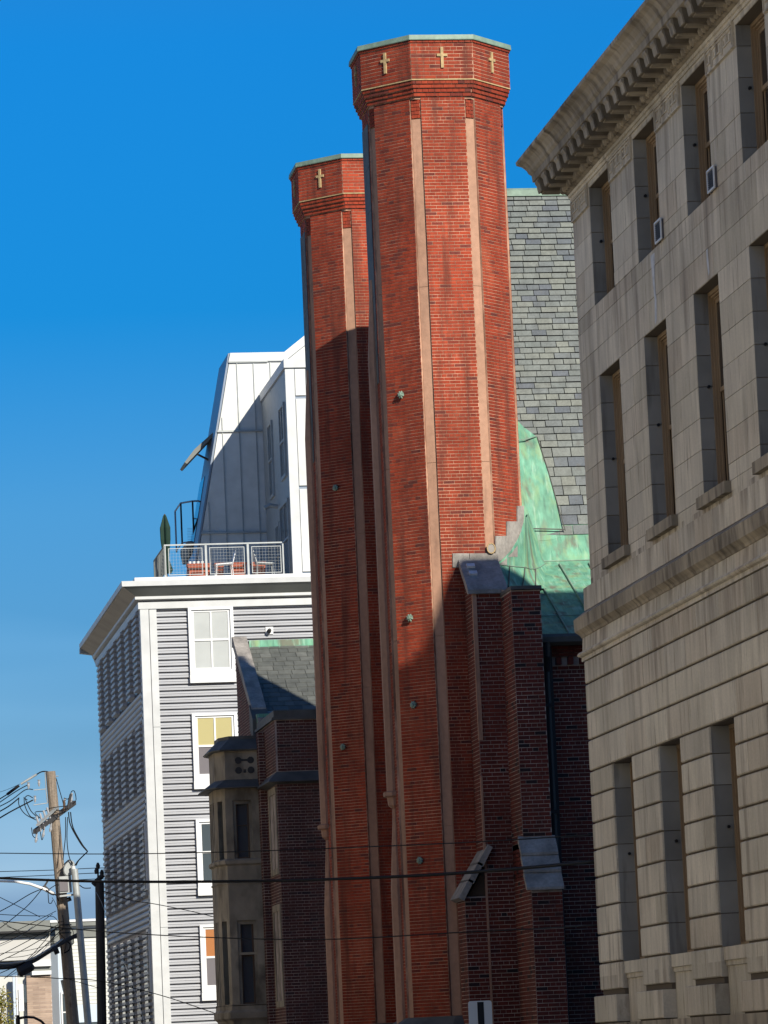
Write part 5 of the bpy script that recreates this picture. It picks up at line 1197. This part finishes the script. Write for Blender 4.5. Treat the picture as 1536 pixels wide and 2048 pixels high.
span('thin wire below the thick black cable, across the towers', [(-30, 1838, 100), (180, 1861, 95), (400, 1874, 89), (640, 1879, 82), (900, 1866, 74), (1060, 1858, 70), (1200, 1850, 62.5)], 0.012)
span('lowest wire, sagging across the white house and corrugated building', [(-30, 1952, 112), (60, 1954, 112), (120, 1957, 112), (200, 1962, 111), (320, 1990, 108), (440, 2030, 105)], 0.012)
span('upper of the three wires passing behind the wooden pole', [(-30, 1744, 135), (110, 1740, 135), (196, 1736, 130), (240, 1737, 130)], 0.012)
span('middle of the three wires passing behind the wooden pole', [(-30, 1756, 135), (110, 1750, 135), (193, 1746, 130), (235, 1745, 130)], 0.012)
span('lower of the three wires passing behind the wooden pole', [(150, 1760, 125), (193, 1758, 130), (235, 1758, 130)], 0.012)
span('service wire running up from the white house to the corrugated building', [(205, 1782, 112), (260, 1800, 112), (310, 1808, 111), (380, 1822, 110), (440, 1836, 108), (520, 1848, 104)], 0.011)
for k, (lbl, pts, r) in enumerate((
    ('dark service drop from the lamp clamp down to the left edge', [(-30, 1838, 112), (20, 1812, 113), (60, 1788, 114), (86, 1777, 115)], .013),
    ('wavy service drop left of the lamp clamp', [(-30, 1878, 112), (15, 1845, 113), (48, 1818, 114), (66, 1800, 114.5), (84, 1778, 115)], .012),
    ('wire falling from the left edge towards the wooden pole', [(-30, 1780, 110), (25, 1807, 112), (60, 1824, 114), (80, 1834, 115)], .010),
    ('level wire tied to the wooden pole above the houses', [(-30, 1827, 112), (40, 1831, 114), (90, 1832, 115), (108, 1834, 115.4), (117, 1845, 115.6)], .010),
    ('uppermost slanting wire in front of the porch house', [(-30, 1892, 108), (60, 1848, 112), (112, 1822, 115)], .009),
    ('middle slanting wire in front of the porch house', [(-30, 1900, 108), (45, 1868, 112), (105, 1828, 115)], .009),
    ('lower slanting wire in front of the porch house', [(-30, 1926, 108), (40, 1890, 112), (115, 1850, 115)], .011),
    ('lowest slanting wire in front of the porch house', [(-30, 1935, 108), (30, 1908, 112), (80, 1880, 114), (120, 1852, 115)], .011),
    ('pale slanting wire in front of the porch house', [(-30, 1905, 108), (30, 1878, 112), (66, 1853, 114)], .008),
    ('guy wire from the dark pole across the corrugated siding', [(192, 1784, 128), (205, 1810, 126), (230, 1880, 122), (262, 1960, 118), (290, 2048, 114)], .006),
    ('thin wire below the wooden pole joint to the right', [(128, 1955, 114), (150, 1962, 113), (190, 1974, 112), (198, 1976, 112)], .009))):
    span(lbl, pts, r, m_=M_galv if 'pale' in lbl or 'guy' in lbl else None)

# black street lamp with a curved arm
SLm = empty('street_lamp', (atY(36, 2048, 92).x, 92, 0), 'black street lamp with a ball finial and curved arm at the bottom left', 'street lamp')
q = atY(36, 2048, 92); m = MB(); m.tube([(q.x, 92, 0), (q.x, 92, atY(36, 2036, 92).z)], 0.05, 8); m.tube([(q.x, 92, atY(36, 2036, 92).z-0.03), (q.x, 92, atY(36, 2031, 92).z), (q.x, 92, atY(36, 2030, 92).z)], [0.03, 0.045, 0.01], 8); m.build('post', M_black, SLm)
m = MB(); m.tube([atY(36, 2037, 92), atY(52, 2034, 92), atY(68, 2035, 92), atY(82, 2042, 92), atY(92, 2052, 92), atY(96, 2066, 92)], [0.03, 0.028, 0.028, 0.028, 0.028, 0.028], 8); m.build('arm', M_black, SLm, smooth=True)
m = MB(); e = atY(96, 2070, 92); m.tube([e+V((0, 0, 0.1)), e, e+V((0, 0, -0.1)), e+V((0, 0, -0.35))], [0.03, 0.10, 0.17, 0.12], 10); m.build('lantern', M_black, SLm)
# road sign
SG = empty('road_sign', (atY(960, 2030, 70).x, 70, 0.13), 'white road sign with a black vertical bar in front of the church', 'sign')
a = atY(936, 2003, 70); b_ = atY(983, 2000, 70); w_ = (b_-a).x; zt_ = (a.z+b_.z)/2; x0 = a.x; hgt = 0.6
def rr(x0, x1, z0, z1, r, y):
    out = []
    for cx_, cz_, s in ((x1-r, z1-r, 0), (x0+r, z1-r, 90), (x0+r, z0+r, 180), (x1-r, z0+r, 270)):
        for k in range(4): t = R(s+30*k); out.append(V((cx_+r*math.cos(t), y, cz_+r*math.sin(t))))
    return out
m = MB(); m.prism(rr(x0, x0+w_, zt_-hgt, zt_, 0.04, 70.0), (0, 0.004, 0)); m.build('face', M_sign, SG)
m = MB(); xc = x0+w_*0.52; m.prism([V((xc-0.055, 69.994, zt_-hgt+0.1)), V((xc+0.055, 69.994, zt_-hgt+0.1)), V((xc+0.055, 69.994, zt_-0.02)), V((xc-0.055, 69.994, zt_-0.02))], (0, 0.004, 0)); m.build('black_bar', M_black, SG)
m = MB(); m.tube([(x0+w_/2, 70.03, 0.13), (x0+w_/2, 70.03, zt_-0.05)], 0.025, 6); m.build('post', M_galv, SG)

# ================================================================== the sunlit other side of the street (out of the frame)
rnd = random.Random(5)
y = -40.0; i = 0
cols_ = [(0.74, 0.66, 0.54), (0.76, 0.70, 0.60), (0.72, 0.62, 0.50), (0.78, 0.72, 0.62), (0.73, 0.64, 0.50), (0.75, 0.68, 0.56), (0.74, 0.67, 0.56)]
kinds = ['cream rendered', 'pale plaster', 'tan stucco', 'ivory painted', 'sand coloured', 'light stone', 'buff brick']
while y < 150:
    L = 26+rnd.uniform(-3, 5); h = 15+rnd.uniform(0, 4); k = i % 7
    o = empty('street_house', (-7, y+L/2, 0), '%s house number %s along the sunny opposite side of the street' % (kinds[k], ('one', 'two', 'three', 'four', 'five', 'six', 'seven', 'eight')[i % 8]), 'house', 'houses on the opposite side')
    o['label'] = '%s row house on the opposite side of the street, out of view' % kinds[k]
    m = MB(); m.box(-18, -6.9, y, y+L-0.4, 0, h); m.build('wall', mat('render_%d' % k if False else kinds[k].replace(' ', '_'), cols_[k], 0.9, noise=[(0.8, 0.9, 1.05, Z3)]), o)
    m = MB(); m.box(-18.1, -6.6, y-0.05, y+L-0.35, h+0.002, h+0.4); m.build('cornice', M_trim, o)
    for zf in (1.2, 4.8, 8.4, 12.0):
        yy = y+2
        while yy < y+L-3: m = MB(); m.box(-6.92, -6.87, yy, yy+1.1, zf, zf+1.7); m.build('window', M_glass4, o); yy += 3.6
    y += L; i += 1
